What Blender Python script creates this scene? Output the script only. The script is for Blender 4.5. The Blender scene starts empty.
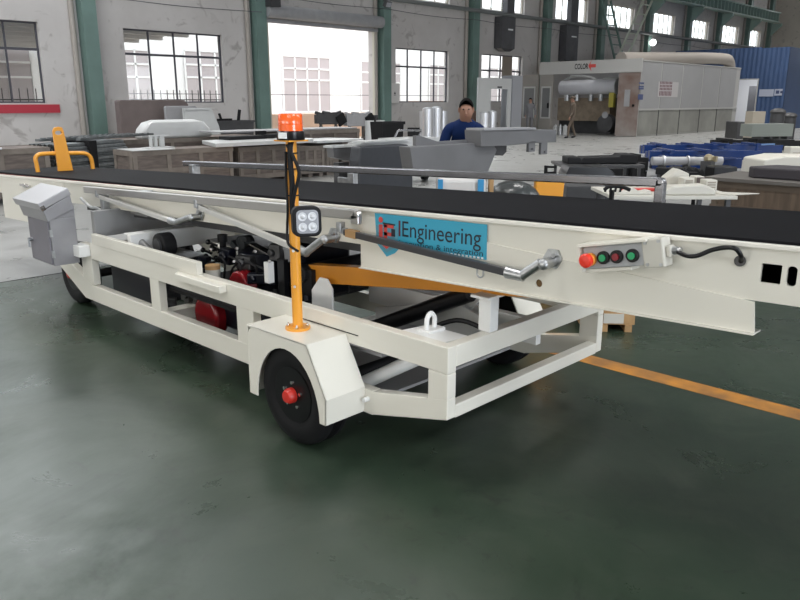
import bpy, bmesh, math, random
from mathutils import Vector, Matrix, Euler
random.seed(7)
S = bpy.context.scene
COL = S.collection
PI = math.pi

# ------------------------------------------------------------------ camera
F_PX, PITCH, YAW, CAMZ = 743.0, math.radians(15.0), math.radians(44.1), 1.6
HV = Vector((-math.sin(YAW), math.cos(YAW), 0)); RV = Vector((math.cos(YAW), math.sin(YAW), 0))
FV = HV*math.cos(PITCH) + Vector((0, 0, -math.sin(PITCH)))
UV = HV*math.sin(PITCH) + Vector((0, 0, math.cos(PITCH)))
C0 = Vector((0, 0, CAMZ))
cd = bpy.data.cameras.new('camera'); cam = bpy.data.objects.new('camera', cd); COL.objects.link(cam)
cam.location = C0; cam.rotation_euler = (PI/2-PITCH, 0, YAW)
cd.sensor_width = 36; cd.lens = 36*F_PX/800; cd.clip_end = 300; cd.clip_start = 0.05
S.camera = cam
def ray(x, y): return FV + RV*((x-400)/F_PX) - UV*((y-300)/F_PX)
def atY(x, y, Y): d = ray(x, y); return C0 + d*(Y/d.y)
def atX(x, y, X): d = ray(x, y); return C0 + d*(X/d.x)
def atZ(x, y, z): d = ray(x, y); return C0 + d*((z-CAMZ)/d.z)
def atD(x, y, D): d = ray(x, y); return C0 + d*(D/d.dot(HV))     # D metres ahead of the camera

# ------------------------------------------------------------------ materials
MATS = {}
def mat(name, col, rough=.5, metal=0, var=0, vscale=4, bump=0, bscale=60, spec=.5, col2=None, emit=None, estr=0, coat=0, stretch=None, rvar=0):
    m = bpy.data.materials.new(name); m.use_nodes = True; MATS[name] = m
    nt = m.node_tree; b = nt.nodes['Principled BSDF']
    b.inputs['Base Color'].default_value = (*col, 1); b.inputs['Roughness'].default_value = rough
    b.inputs['Metallic'].default_value = metal
    b.inputs['Specular IOR Level'].default_value = spec
    if coat: b.inputs['Coat Weight'].default_value = coat; b.inputs['Coat Roughness'].default_value = .12
    if emit: b.inputs['Emission Color'].default_value = (*emit, 1); b.inputs['Emission Strength'].default_value = estr
    tc = nt.nodes.new('ShaderNodeTexCoord'); src = tc.outputs['Object']
    if stretch:
        mp = nt.nodes.new('ShaderNodeMapping'); mp.inputs['Scale'].default_value = stretch
        nt.links.new(src, mp.inputs[0]); src = mp.outputs[0]
    if var or col2 or rvar:
        n = nt.nodes.new('ShaderNodeTexNoise'); n.inputs['Scale'].default_value = vscale; n.inputs['Detail'].default_value = 6
        nt.links.new(src, n.inputs['Vector'])
        if var or col2:
            r = nt.nodes.new('ShaderNodeValToRGB'); nt.links.new(n.outputs[0], r.inputs[0])
            r.color_ramp.elements[0].position = .35; r.color_ramp.elements[1].position = .68
            c2 = col2 or tuple(c*(1-var) for c in col)
            r.color_ramp.elements[0].color = (*c2, 1); r.color_ramp.elements[1].color = (*col, 1)
            nt.links.new(r.outputs[0], b.inputs['Base Color'])
        if rvar:
            mr = nt.nodes.new('ShaderNodeMapRange'); nt.links.new(n.outputs[0], mr.inputs[0])
            mr.inputs[1].default_value = .3; mr.inputs[2].default_value = .7
            mr.inputs[3].default_value = max(.02, rough-rvar); mr.inputs[4].default_value = rough+rvar
            nt.links.new(mr.outputs[0], b.inputs['Roughness'])
    if bump:
        n2 = nt.nodes.new('ShaderNodeTexNoise'); n2.inputs['Scale'].default_value = bscale; n2.inputs['Detail'].default_value = 4
        nt.links.new(src, n2.inputs['Vector'])
        bp = nt.nodes.new('ShaderNodeBump'); bp.inputs['Strength'].default_value = bump; bp.inputs['Distance'].default_value = .01
        nt.links.new(n2.outputs[0], bp.inputs['Height']); nt.links.new(bp.outputs[0], b.inputs['Normal'])
    return m
cream = mat('cream_paint', (.74, .715, .635), .28, bump=.04, bscale=25, coat=.3)
white = mat('white_paint', (.78, .78, .76), .35)
steel = mat('brushed_steel', (.42, .42, .44), .25, 1, var=.2, vscale=6, stretch=(1, 1, 8))
chrome = mat('polished_steel', (.72, .70, .68), .16, 1)
galv = mat('galvanised', (.55, .56, .57), .38, 1, var=.3, vscale=30)
belt_m = mat('rubber_belt', (.007, .007, .009), .7, spec=.10, bump=.12, bscale=220, var=.3, vscale=3)
rubber = mat('tyre_rubber', (.007, .007, .008), .6, spec=.25)
black = mat('black_gloss', (.005, .005, .006), .28, spec=.35)
blackm = mat('black_matt', (.009, .009, .010), .6, spec=.25)
navyblk = mat('engine_blue_black', (.004, .005, .010), .3, spec=.3)
orange = mat('orange_paint', (.80, .34, .03), .33, coat=.3, var=.06)
armor = mat('arm_orange', (.62, .24, .02), .35, var=.1)
red_hub = mat('red_hub', (.55, .03, .02), .35)
red_eng = mat('red_engine', (.20, .006, .010), .22)
amber = mat('amber_lens', (.88, .12, .015), .15, emit=(1, .16, .02), estr=.10, coat=.5)
ledm = mat('led_lens', (.38, .39, .42), .15, .3)
greyp = mat('grey_undercoat', (.15, .15, .155), .4, var=.15, vscale=3)
dkgrey = mat('dark_grey', (.055, .055, .058), .5, var=.25)
midgrey = mat('mid_grey', (.32, .32, .33), .5, var=.12)
stick = mat('sticker_blue', (.05, .36, .52), .3)
ink = mat('sticker_ink', (.015, .02, .03), .4)
stred = mat('sticker_red', (.62, .07, .06), .4)
stwhite = mat('sticker_white', (.82, .84, .84), .4)
btng = mat('button_green', (.02, .32, .12), .3)
btnr = mat('button_dark_red', (.22, .012, .02), .3)
btnred = mat('button_red', (.80, .04, .02), .28)
btnor = mat('button_orange', (.9, .30, .03), .3)
ctrlg = mat('control_grey', (.42, .43, .44), .45)
wood = mat('crate_wood', (.15, .122, .108), .75, var=.35, vscale=5, stretch=(1, 1, 6), bump=.2)
wood2 = mat('crate_batten', (.20, .172, .148), .75, var=.25, vscale=7)
pine = mat('pine_wood', (.50, .30, .13), .65, var=.3, vscale=8)
frp = mat('white_fibreglass', (.50, .51, .51), .3, var=.06)
foam = mat('brown_foam', (.155, .125, .12), .85, var=.12)
greenc = mat('green_steel', (.15, .235, .21), .45, var=.15, vscale=2)
pipem = mat('drain_pipe_paint', (.34, .31, .28), .6)
darkfr = mat('window_frame_paint', (.06, .06, .075), .5)
redb = mat('red_board_paint', (.42, .03, .05), .5)
tubeg = mat('tube_steel', (.30, .32, .33), .35, .8, var=.3, vscale=9)
tubedark = mat('tube_bore', (.02, .02, .02), .8)
bluep = mat('blue_paint', (.008, .030, .13), .22)
bluecl = mat('blue_cladding', (.05, .095, .21), .5, var=.12, vscale=1)
boothw = mat('booth_panel', (.35, .35, .355), .5, var=.06, vscale=1)
boothd = mat('booth_lower_panel', (.29, .29, .265), .55, var=.25, vscale=1.2)
boothh = mat('booth_header', (.46, .455, .44), .5)
boothdoor = mat('booth_door', (.30, .28, .255), .5, var=.2, vscale=1)
rustd = mat('rusty_door', (.33, .31, .29), .6, col2=(.17, .105, .085), vscale=.8)
silver = mat('silver_foil', (.72, .73, .76), .3, .7, bump=.6, bscale=8)
tan = mat('tan_dusty', (.34, .27, .20), .8, var=.3)
ductm = mat('duct_metal', (.13, .13, .14), .5, .4, var=.3, vscale=1.5)
outw = mat('outside_render', (.86, .86, .86), .8)
outwin = mat('outside_window', (.46, .42, .43), .5)
carton = mat('carton', (.36, .32, .26), .8)
skinm = mat('skin', (.32, .17, .115), .55)
hairm = mat('hair', (.006, .005, .005), .8, spec=.1)
navy = mat('navy_jacket', (.006, .018, .075), .8, spec=.15, bump=.3, bscale=14)
khaki = mat('khaki_workwear', (.13, .10, .075), .8, var=.15)
greycl = mat('grey_workwear', (.17, .17, .18), .8, var=.15)
shoe = mat('dark_shoes', (.012, .012, .014), .6)
plastic_w = mat('white_plastic', (.56, .54, .48), .45)
copper = mat('copper_pipe', (.45, .17, .06), .4, .6)
cabred = mat('red_plastic', (.55, .04, .03), .4)
bag = mat('dark_plastic_wrap', (.045, .05, .05), .25, bump=.9, bscale=12)
wrap = mat('clear_wrap', (.62, .60, .58), .2, bump=.6, bscale=12)
pkblue = mat('package_blue', (.03, .25, .50), .45)
yel = mat('yellow_paint', (.55, .48, .08), .5)

def glass_mat():
    m = bpy.data.materials.new('window_glass'); m.use_nodes = True; nt = m.node_tree; nt.nodes.clear()
    o = nt.nodes.new('ShaderNodeOutputMaterial'); mx = nt.nodes.new('ShaderNodeMixShader')
    t = nt.nodes.new('ShaderNodeBsdfTransparent'); g = nt.nodes.new('ShaderNodeBsdfGlossy')
    t.inputs[0].default_value = (.93, .95, .95, 1); g.inputs[1].default_value = .05; mx.inputs[0].default_value = .06
    nt.links.new(t.outputs[0], mx.inputs[1]); nt.links.new(g.outputs[0], mx.inputs[2]); nt.links.new(mx.outputs[0], o.inputs[0])
    return m
glass = glass_mat()

def wall_mat(name, c1, c2, c3):
    m = bpy.data.materials.new(name); m.use_nodes = True; nt = m.node_tree; b = nt.nodes['Principled BSDF']
    b.inputs['Roughness'].default_value = .85
    tc = nt.nodes.new('ShaderNodeTexCoord')
    n = nt.nodes.new('ShaderNodeTexNoise'); n.inputs['Scale'].default_value = .55; n.inputs['Detail'].default_value = 8; n.inputs['Roughness'].default_value = .6
    nt.links.new(tc.outputs['Object'], n.inputs['Vector'])
    r = nt.nodes.new('ShaderNodeValToRGB'); nt.links.new(n.outputs[0], r.inputs[0])
    e = r.color_ramp.elements; e[0].position = .34; e[0].color = (*c2, 1); e[1].position = .6; e[1].color = (*c1, 1)
    n2 = nt.nodes.new('ShaderNodeTexNoise'); n2.inputs['Scale'].default_value = 1.7; n2.inputs['Detail'].default_value = 9; n2.inputs['Distortion'].default_value = 1.4
    nt.links.new(tc.outputs['Object'], n2.inputs['Vector'])
    r2 = nt.nodes.new('ShaderNodeValToRGB'); nt.links.new(n2.outputs[0], r2.inputs[0])
    e = r2.color_ramp.elements; e[0].position = .30; e[0].color = (.9, .9, .9, 1); e[1].position = .40; e[1].color = (0, 0, 0, 1)
    mx = nt.nodes.new('ShaderNodeMixRGB'); nt.links.new(r2.outputs[0], mx.inputs[0]); nt.links.new(r.outputs[0], mx.inputs[1]); mx.inputs[2].default_value = (*c3, 1)
    nt.links.new(mx.outputs[0], b.inputs['Base Color'])
    return m
wallm = wall_mat('plaster_wall', (.56, .535, .52), (.50, .475, .46), (.36, .335, .32))
ceilm = mat('ceiling_sheet', (.42, .43, .44), .7)
farw = wall_mat('plaster_far_wall', (.62, .57, .50), (.54, .50, .44), (.40, .37, .33))

def floor_mat():
    m = bpy.data.materials.new('epoxy_floor'); m.use_nodes = True; nt = m.node_tree; b = nt.nodes['Principled BSDF']
    tc = nt.nodes.new('ShaderNodeTexCoord'); V = tc.outputs['Object']
    def noise(sc, det, dist=0, rough=.55):
        n = nt.nodes.new('ShaderNodeTexNoise'); n.inputs['Scale'].default_value = sc; n.inputs['Detail'].default_value = det
        n.inputs['Distortion'].default_value = dist; n.inputs['Roughness'].default_value = rough; nt.links.new(V, n.inputs['Vector']); return n.outputs[0]
    def ramp(s, a, b_, ca, cb):
        r = nt.nodes.new('ShaderNodeValToRGB'); nt.links.new(s, r.inputs[0]); e = r.color_ramp.elements
        e[0].position = a; e[0].color = (*ca, 1); e[1].position = b_; e[1].color = (*cb, 1); return r.outputs[0]
    def mix(f, a, b_, mode='MIX'):
        x = nt.nodes.new('ShaderNodeMixRGB'); x.blend_type = mode
        for i, v in ((0, f), (1, a), (2, b_)):
            if isinstance(v, (int, float)): x.inputs[i].default_value = v
            elif isinstance(v, tuple): x.inputs[i].default_value = (*v, 1)
            else: nt.links.new(v, x.inputs[i])
        return x.outputs[0]
    sep = nt.nodes.new('ShaderNodeSeparateXYZ'); geo = nt.nodes.new('ShaderNodeNewGeometry'); nt.links.new(geo.outputs['Position'], sep.inputs[0])
    def mrange(s_, a_, b_, c_, d_):
        n = nt.nodes.new('ShaderNodeMapRange'); nt.links.new(s_, n.inputs[0])
        for i, v in enumerate((a_, b_, c_, d_)): n.inputs[i+1].default_value = v
        return n.outputs[0]
    base = ramp(noise(.8, 5, .6), .34, .66, (.016, .030, .018), (.034, .053, .034))
    base = mix(ramp(noise(2.2, 8, 1.0, .65), .48, .74, (0, 0, 0), (.8, .8, .8)), base, (.046, .060, .042))
    base = mix(ramp(noise(5, 10, 2.5, .7), .56, .66, (0, 0, 0), (.5, .5, .5)), base, (.015, .018, .015))
    patchy = mix(1.0, ramp(noise(.7, 7, .8, .65), .42, .62, (0, 0, 0), (1, 1, 1)), mrange(sep.outputs[1], -.2, 2.1, .9, .0), 'MULTIPLY')  # wear-like patches carry the pale window reflection in the colour, fading with Y
    base = mix(patchy, base, (.16, .18, .165))
    # beyond the joint and the painted line the base colour turns grey
    grey = ramp(noise(1.3, 6, .5), .3, .7, (.24, .243, .236), (.29, .29, .283))
    base = mix(mrange(sep.outputs[0], -7.21, -7.19, 1, 0), base, grey)
    base = mix(mrange(sep.outputs[1], 6.6, 9.5, 0, 1), base, grey)
    nt.links.new(base, b.inputs['Base Color'])
    nt.links.new(mrange(noise(1.3, 9, .6, .7), .3, .7, .22, .42), b.inputs['Roughness']); b.inputs['Specular IOR Level'].default_value = .5
    bp = nt.nodes.new('ShaderNodeBump'); bp.inputs['Strength'].default_value = .04; bp.inputs['Distance'].default_value = .01
    nt.links.new(noise(3, 3, .3), bp.inputs['Height']); nt.links.new(bp.outputs[0], b.inputs['Normal'])
    return m
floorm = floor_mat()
stripem = mat('worn_yellow_line', (.55, .23, .03), .45, col2=(.26, .12, .035), vscale=6)
conc = mat('outside_concrete', (.62, .54, .46), .8, var=.1)

# ------------------------------------------------------------------ mesh builder
class MB:
    def __init__(s): s.v = []; s.f = []; s.mi = []; s.xf = Matrix.Identity(4); s.m = 0
    def add(s, vs, fs):
        o = len(s.v); s.v += [s.xf @ Vector(v) for v in vs]; s.f += [tuple(i+o for i in f) for f in fs]; s.mi += [s.m]*len(fs); return s
    def box(s, a, b):
        x0, x1 = sorted((a[0], b[0])); y0, y1 = sorted((a[1], b[1])); z0, z1 = sorted((a[2], b[2]))
        return s.add([(x0, y0, z0), (x1, y0, z0), (x1, y1, z0), (x0, y1, z0), (x0, y0, z1), (x1, y0, z1), (x1, y1, z1), (x0, y1, z1)],
                     [(0, 3, 2, 1), (4, 5, 6, 7), (0, 1, 5, 4), (1, 2, 6, 5), (2, 3, 7, 6), (3, 0, 4, 7)])
    def rbox(s, c, size, rz=0, rx=0, ry=0):
        old = s.xf; s.xf = old @ Matrix.Translation(c) @ Euler((rx, ry, rz)).to_matrix().to_4x4()
        h = [k/2 for k in size]; s.box((-h[0], -h[1], -h[2]), h); s.xf = old; return s
    def bar(s, p0, p1, w, h, up=(0, 0, 1)):
        p0, p1 = Vector(p0), Vector(p1); d = (p1-p0).normalized(); u = Vector(up); sd = d.cross(u).normalized(); u = sd.cross(d)
        vs = [p + sd*a*w/2 + u*b*h/2 for p in (p0, p1) for a, b in ((-1, -1), (1, -1), (1, 1), (-1, 1))]
        return s.add(vs, [(0, 3, 2, 1), (4, 5, 6, 7), (0, 1, 5, 4), (1, 2, 6, 5), (2, 3, 7, 6), (3, 0, 4, 7)])
    def cyl(s, p0, p1, r0, r1=None, n=20, cap=True):
        if r1 is None: r1 = r0
        p0, p1 = Vector(p0), Vector(p1); d = (p1-p0).normalized()
        a = Vector((0, 0, 1)) if abs(d.z) < .9 else Vector((1, 0, 0)); u = d.cross(a).normalized(); w = d.cross(u)
        vs = [p + (u*math.cos(2*PI*i/n)+w*math.sin(2*PI*i/n))*r for p, r in ((p0, r0), (p1, r1)) for i in range(n)]
        fs = [(i, i+n, (i+1) % n+n, (i+1) % n) for i in range(n)]
        if cap: fs += [tuple(range(n)), tuple(range(2*n-1, n-1, -1))]
        return s.add(vs, fs)
    def lathe(s, c, axis, prof, n=32):
        c = Vector(c); d = Vector(axis).normalized(); a = Vector((0, 0, 1)) if abs(d.z) < .9 else Vector((1, 0, 0)); u = d.cross(a).normalized(); w = d.cross(u)
        vs = [c + d*h + (u*math.cos(2*PI*i/n)+w*math.sin(2*PI*i/n))*r for r, h in prof for i in range(n)]
        fs = []
        for k in range(len(prof)-1):
            fs += [(k*n+i, (k+1)*n+i, (k+1)*n+(i+1) % n, k*n+(i+1) % n) for i in range(n)]
        if prof[0][0] > 0: fs.append(tuple(range(n)))
        if prof[-1][0] > 0: fs.append(tuple(reversed(range((len(prof)-1)*n, len(prof)*n))))
        return s.add(vs, fs)
    def prism(s, poly, ax, a, b, holes=()):
        # poly: 2-D points in the plane across axis ax, extruded from a to b
        def P(p, t):
            return {0: (t, p[0], p[1]), 1: (p[0], t, p[1]), 2: (p[0], p[1], t)}[ax]
        if not holes:
            n = len(poly); vs = [P(p, a) for p in poly]+[P(p, b) for p in poly]
            return s.add(vs, [tuple(range(n)), tuple(range(2*n-1, n-1, -1))]+[(i, i+n, (i+1) % n+n, (i+1) % n) for i in range(n)])
        bm = bmesh.new(); loops = [poly]+list(holes); es = []
        for lp in loops:
            bv = [bm.verts.new((p[0], p[1], 0)) for p in lp]
            es += [bm.edges.new((bv[i], bv[(i+1) % len(bv)])) for i in range(len(bv))]
        bmesh.ops.triangle_fill(bm, use_beauty=True, edges=es)
        bm.verts.index_update()
        vv = [(v.co.x, v.co.y) for v in bm.verts]; tr = [tuple(v.index for v in f.verts) for f in bm.faces]; bm.free()
        n = len(vv); vs = [P(p, a) for p in vv]+[P(p, b) for p in vv]
        fs = tr+[tuple(i+n for i in reversed(t)) for t in tr]; k = 0
        for lp in loops:
            L = len(lp); fs += [(k+i, k+i+n, k+(i+1) % L+n, k+(i+1) % L) for i in range(L)]; k += L
        return s.add(vs, fs)
    def tube(s, pts, r, n=10, res=6):
        pts = [Vector(p) for p in pts]
        if len(pts) > 2 and res > 1:
            out = []
            for i in range(len(pts)-1):
                p0 = pts[max(i-1, 0)]; p1 = pts[i]; p2 = pts[i+1]; p3 = pts[min(i+2, len(pts)-1)]
                for k in range(res):
                    t = k/res
                    out.append(.5*((2*p1)+(p2-p0)*t+(2*p0-5*p1+4*p2-p3)*t*t+(3*p1-p0-3*p2+p3)*t**3))
            out.append(pts[-1]); pts = out
        rings = []; up = None
        for i, p in enumerate(pts):
            d = (pts[min(i+1, len(pts)-1)]-pts[max(i-1, 0)]).normalized()
            if up is None: up = Vector((0, 0, 1)) if abs(d.z) < .9 else Vector((1, 0, 0))
            u = d.cross(up).normalized(); w = u.cross(d).normalized(); up = w
            rings.append([p+(u*math.cos(2*PI*k/n)+w*math.sin(2*PI*k/n))*r for k in range(n)])
        vs = [v for rg in rings for v in rg]; m = len(rings)
        fs = [(i*n+k, i*n+(k+1) % n, (i+1)*n+(k+1) % n, (i+1)*n+k) for i in range(m-1) for k in range(n)]
        fs += [tuple(reversed(range(n))), tuple(range((m-1)*n, m*n))]
        return s.add(vs, fs)
    def ball(s, c, r, seg=16, sc=(1, 1, 1)):
        c = Vector(c); prof = []; vs = []; fs = []; R = seg//2
        for j in range(R+1):
            th = PI*j/R
            for i in range(seg): vs.append(c+Vector((r*sc[0]*math.sin(th)*math.cos(2*PI*i/seg), r*sc[1]*math.sin(th)*math.sin(2*PI*i/seg), r*sc[2]*math.cos(th))))
        for j in range(R):
            for i in range(seg): fs.append((j*seg+i, (j+1)*seg+i, (j+1)*seg+(i+1) % seg, j*seg+(i+1) % seg))
        return s.add(vs, fs)
    def build(s, name, m, parent=None, bevel=0, smooth=False):
        me = bpy.data.meshes.new(name)
        off = Vector((0, 0, 0))
        if parent is not None:
            p = parent
            while p is not None: off = off + p.location; p = p.parent
            base = Vector((0, 0, 0))
        else:
            xs = [v.x for v in s.v]; ys = [v.y for v in s.v]; zs = [v.z for v in s.v]
            base = Vector(((min(xs)+max(xs))/2, (min(ys)+max(ys))/2, min(zs))); off = base
        me.from_pydata([v-off for v in s.v], [], s.f)
        ms = m if isinstance(m, (list, tuple)) else [m]
        for q in ms: me.materials.append(q)
        for p_, i in zip(me.polygons, s.mi): p_.material_index = i
        bm = bmesh.new(); bm.from_mesh(me)
        bmesh.ops.recalc_face_normals(bm, faces=bm.faces)
        if smooth:
            for f_ in bm.faces: f_.smooth = True
            for e in bm.edges:
                if len(e.link_faces) == 2 and e.calc_face_angle(0) > math.radians(38): e.smooth = False
        bm.to_mesh(me); bm.free()
        o = bpy.data.objects.new(name, me); COL.objects.link(o); o.location = base
        if parent is not None: o.parent = parent
        if bevel:
            bv = o.modifiers.new('bevel', 'BEVEL'); bv.width = bevel; bv.segments = 2; bv.limit_method = 'ANGLE'; bv.angle_limit = math.radians(40)
        return o
def thing(name, label, cat, loc, group=None):
    o = bpy.data.objects.new(name, None); COL.objects.link(o); o.location = loc; o.empty_display_size = .1
    return tag(o, label, cat, group)
def tag(o, label, cat, group=None):
    o['label'] = label; o['category'] = cat
    if group: o['group'] = group
    return o
def struct(o): o['kind'] = 'structure'; return o
def copy_tree(o, parent=None):
    c = o.copy(); COL.objects.link(c); c.parent = parent
    for ch in o.children: copy_tree(ch, c)
    return c

# ================================================================== THE HALL
WX = -23.55; YA, YB = -14.0, 69.5; XR = 16.0; CH = 11.0
def wall_cells(name, axis, pos, thick, a0, a1, z0, z1, holes, m):
    us = sorted(set([a0, a1]+[h[0] for h in holes]+[h[1] for h in holes])); zs = sorted(set([z0, z1]+[h[2] for h in holes]+[h[3] for h in holes]))
    mb = MB()
    for i in range(len(us)-1):
        run = None
        for j in range(len(zs)-1):
            uc, zc = (us[i]+us[i+1])/2, (zs[j]+zs[j+1])/2
            solid = not any(h[0] < uc < h[1] and h[2] < zc < h[3] for h in holes)
            if solid: run = [zs[j], zs[j+1]] if run is None else [run[0], zs[j+1]]
            if (not solid or j == len(zs)-2) and run:
                if axis == 0: mb.box((pos, us[i], run[0]), (pos+thick, us[i+1], run[1]))
                else: mb.box((us[i], pos, run[0]), (us[i+1], pos+thick, run[1]))
                run = None
    return struct(mb.build(name, m))
LOWW = [(-7.2, -3.54), (-0.73, 2.93), (5.49, 9.15), (11.75, 15.37), (24.03, 27.57), (30.01, 33.43)]  # left wall, openings, columns and fittings scaled up about the camera, baked in here
UPW = [(-7.2, -3.54), (-0.73, 2.93), (5.49, 9.15), (11.71, 15.37), (18.18, 21.84), (24.03, 27.57), (29.95, 33.43), (36.3, 39.59), (41.42, 45.08), (47.21, 50.75), (52.89, 56.3), (58.44, 61.98), (63.93, 66.73)]
holes = [(a, b, 1.54, 3.82) for a, b in LOWW]+[(a, b, 5.85, 7.1 if a > 36 else (9.4 if a < 19 else 7.7)) for a, b in UPW]+[(17.26, 22.69, 0, 4.41)]  # unseen upper windows on the left made taller to brighten the floor reflection
wall_cells('wall_left', 0, WX-.3, .3, YA, YB, 0, CH, holes, wallm)
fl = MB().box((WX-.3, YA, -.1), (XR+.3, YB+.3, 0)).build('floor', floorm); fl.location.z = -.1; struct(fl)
fh = [(-11.6, -6.6, 5.9, 7.5), (-4.3, .6, 5.9, 7.5), (-21.6, -18.9, 8.6, 9.8), (-17.9, -13.6, 5.7, 6.9), (-17.9, -13.6, 8.4, 9.8)]
wall_cells('wall_back', 1, YB, .3, WX, XR, 0, CH, fh, farw)
wall_cells('wall_right', 0, XR, .3, YA, YB, 0, CH, [(-3, 4, 0, 5.5), (10, 20, 1.5, 4.5), (25, 35, 1.5, 4.5)], wallm)
wall_cells('wall_front', 1, YA-.3, .3, WX, XR, 0, CH, [(-12, -4, 1.5, 4.5), (0, 8, 1.5, 4.5)], wallm)
sky = [(-21.6, -17.6, -9, -1), (-21.6, -17.6, 1, 9.5)]  # unseen skylights, the left pair placed for its reflection on the floor
for x0, x1 in ((4.0, 5.8), (10, 11.8)):
    for k in range(4): sky.append((x0, x1, -12+k*11, -6+k*11))
mb = MB()
xs = sorted(set([WX-.3, XR+.3]+[s[0] for s in sky]+[s[1] for s in sky])); ys = sorted(set([YA-.3, YB+.3]+[s[2] for s in sky]+[s[3] for s in sky]))
for i in range(len(xs)-1):
    for j in range(len(ys)-1):
        xc, yc = (xs[i]+xs[i+1])/2, (ys[j]+ys[j+1])/2
        if not any(s[0] < xc < s[1] and s[2] < yc < s[3] for s in sky): mb.box((xs[i], ys[j], CH), (xs[i+1], ys[j+1], CH+.12))
struct(mb.build('ceiling', ceilm))

# windows
wn = 0
def window(a, b, z0, z1, cols, transom=None, X=WX-.15, m=darkfr):
    global wn; wn += 1
    fr = MB(); w = .045
    fr.box((X-.03, a, z0), (X+.03, a+w, z1)).box((X-.03, b-w, z0), (X+.03, b, z1)).box((X-.03, a, z0), (X+.03, b, z0+w)).box((X-.03, a, z1-w), (X+.03, b, z1))
    for k in range(1, cols): y = a+(b-a)*k/cols; fr.box((X-.028, y-.022, z0), (X+.028, y+.022, z1))
    if transom: fr.box((X-.032, a, transom-.035), (X+.032, b, transom+.035))
    root = bpy.data.objects.new('window_%d' % wn, None); COL.objects.link(root); root.location = (X, (a+b)/2, z0); struct(root)
    fr.build('window_frame', m, root)
    MB().box((X-.004, a+.02, z0+.02), (X+.004, b-.02, z1-.02)).build('window_glass', glass, root)
    return root
for a, b in LOWW: window(a, b, 1.54, 3.82, 4, 3.06)
upm = mat('upper_window_bars', (.42, .39, .33), .6)
for a, b in UPW: window(a, b, 5.85, 7.1 if a > 36 else (9.4 if a < 19 else 7.7), 4 if a < 40 else 5, None, m=upm)
# a brown board stands in one of the lower panes
tag(MB().box((WX-.10, 31.8, 2.76), (WX-.05, 32.6, 3.77)).build('window_board', mat('board_brown', (.26, .22, .18), .8)), 'brown board filling one pane of the window above the portable office', 'board')

# wall columns, drain pipes, conduits
CY = [-8.17, -1.71, 4.27, 10.55, 16.81, 23.16, 29.1, 35.2, 40.81, 46.6, 52.46, 57.58, 63.13, 67.83]
tn = 0
for y in CY:
    tn += 1
    c = MB().box((WX, y-.22, 0), (WX+.02, y+.22, CH)).box((WX+.36, y-.22, 0), (WX+.385, y+.22, CH)).box((WX+.02, y-.012, 0), (WX+.36, y+.012, CH))
    c.box((WX+.02, y-.215, 0), (WX+.36, y-.19, CH)).box((WX+.385, y-.16, .0), (WX+.40, y+.16, .3))
    struct(c.build('trim_%d' % tn, greenc))
    tn += 1
    struct(MB().cyl((WX+.1, y-.42, 0), (WX+.1, y-.42, CH), .085, n=14).build('trim_%d' % tn, pipem, smooth=True))
tn += 1
struct(MB().cyl((WX+.48, 22.6, 5.66), (WX+.48, 68, 5.66), .09, n=12).build('trim_%d' % tn, mat('conduit', (.17, .18, .18), .45), smooth=True))
tn += 1
wb = MB()
for i in range(len(CY)-1): 
    za = 5.26 if CY[i] > 16 else 4.65
    wb.tube([(WX+.42, CY[i], za), (WX+.30, (CY[i]+CY[i+1])/2, za-.05), (WX+.42, CY[i+1], za)], .014, 6)
struct(wb.build('trim_%d' % tn, mat('cable_dark', (.10, .10, .11), .6)))
# roller door: drum, guides
rd = bpy.data.objects.new('door_1', None); COL.objects.link(rd); rd.location = (WX, 20.0, 0); struct(rd)
MB().cyl((WX+.38, 17.05, 4.72), (WX+.38, 22.8, 4.72), .23, n=24).build('shutter_roll', midgrey, rd, smooth=True)
MB().box((WX+.02, 17.1, 4.36), (WX+.2, 22.8, 4.48)).build('shutter_lintel', midgrey, rd)
for a, b in ((17.1, 17.28), (22.64, 22.82)): MB().box((WX+.0, a, 0), (WX+.12, b, 4.4)).build('shutter_guide', MATS.get('guide_paint') or mat('guide_paint', (.52, .50, .42), .5), rd)
MB().box((WX+.19, 17.0, 4.85), (WX+.7, 17.45, 5.2)).build('shutter_motor', dkgrey, rd)

# floor stripe and joints
tn += 1
tag(MB().box((-6.2, 4.0, 0.0), (6, 4.15, .0015)).build('floor_stripe', stripem), 'worn orange yellow line painted along the green floor', 'floor marking')
jt = MB()
for x in (-7.2, ): jt.box((x-.012, -10, .0), (x+.012, 40, .0012))
tn += 1; struct(jt.build('trim_%d' % tn, blackm))

# ------------------------------------------------------------------ outside
og = MB().box((-90, -60, -.12), (WX-.3, 120, -.02)).build('courtyard_ground', conc); struct(og)
fb = thing('factory_building', 'white factory building with grey gridded windows seen through the open roller door', 'building', (-41, 32, -.02))
MB().box((-48, -20, -.02), (-40.05, 95, 9)).build('wall', outw, fb)
for (a, b, z0, z1) in ((30.45, 34.45, .9, 4.4), (37.3, 41.3, .9, 4.3), (44.5, 48.5, .9, 4.3), (23.5, 27.5, .9, 4.4), (10.5, 15.0, .7, 4.2), (3, 7.5, .9, 4.3), (18, 21.3, .9, 4.3), (52, 57, .9, 4.3)):
    w = MB().box((-40.05, a, z0), (-39.98, b, z1)).build('window', outwin, fb)
    g = MB()
    for k in range(5): y = a+(b-a)*k/4; g.box((-39.98, y-.05, z0), (-39.93, y+.05, z1))
    for z in (z0, z0+(z1-z0)*.58, z0+(z1-z0)*.78, z1): g.box((-39.98, a, z-.05), (-39.93, b, z+.05))
    g.build('window_bars', outw, w)
cp = thing('canopy', 'grey canopy roof with ribs outside the left windows', 'canopy', (-28.5, 8, 0))
cm = mat('canopy_sheet', (.50, .50, .50), .7)
MB().box((-39.7, -8, 4.12), (WX-.5, 16.2, 4.24)).build('canopy_roof', cm, cp)
g = MB()
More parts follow.
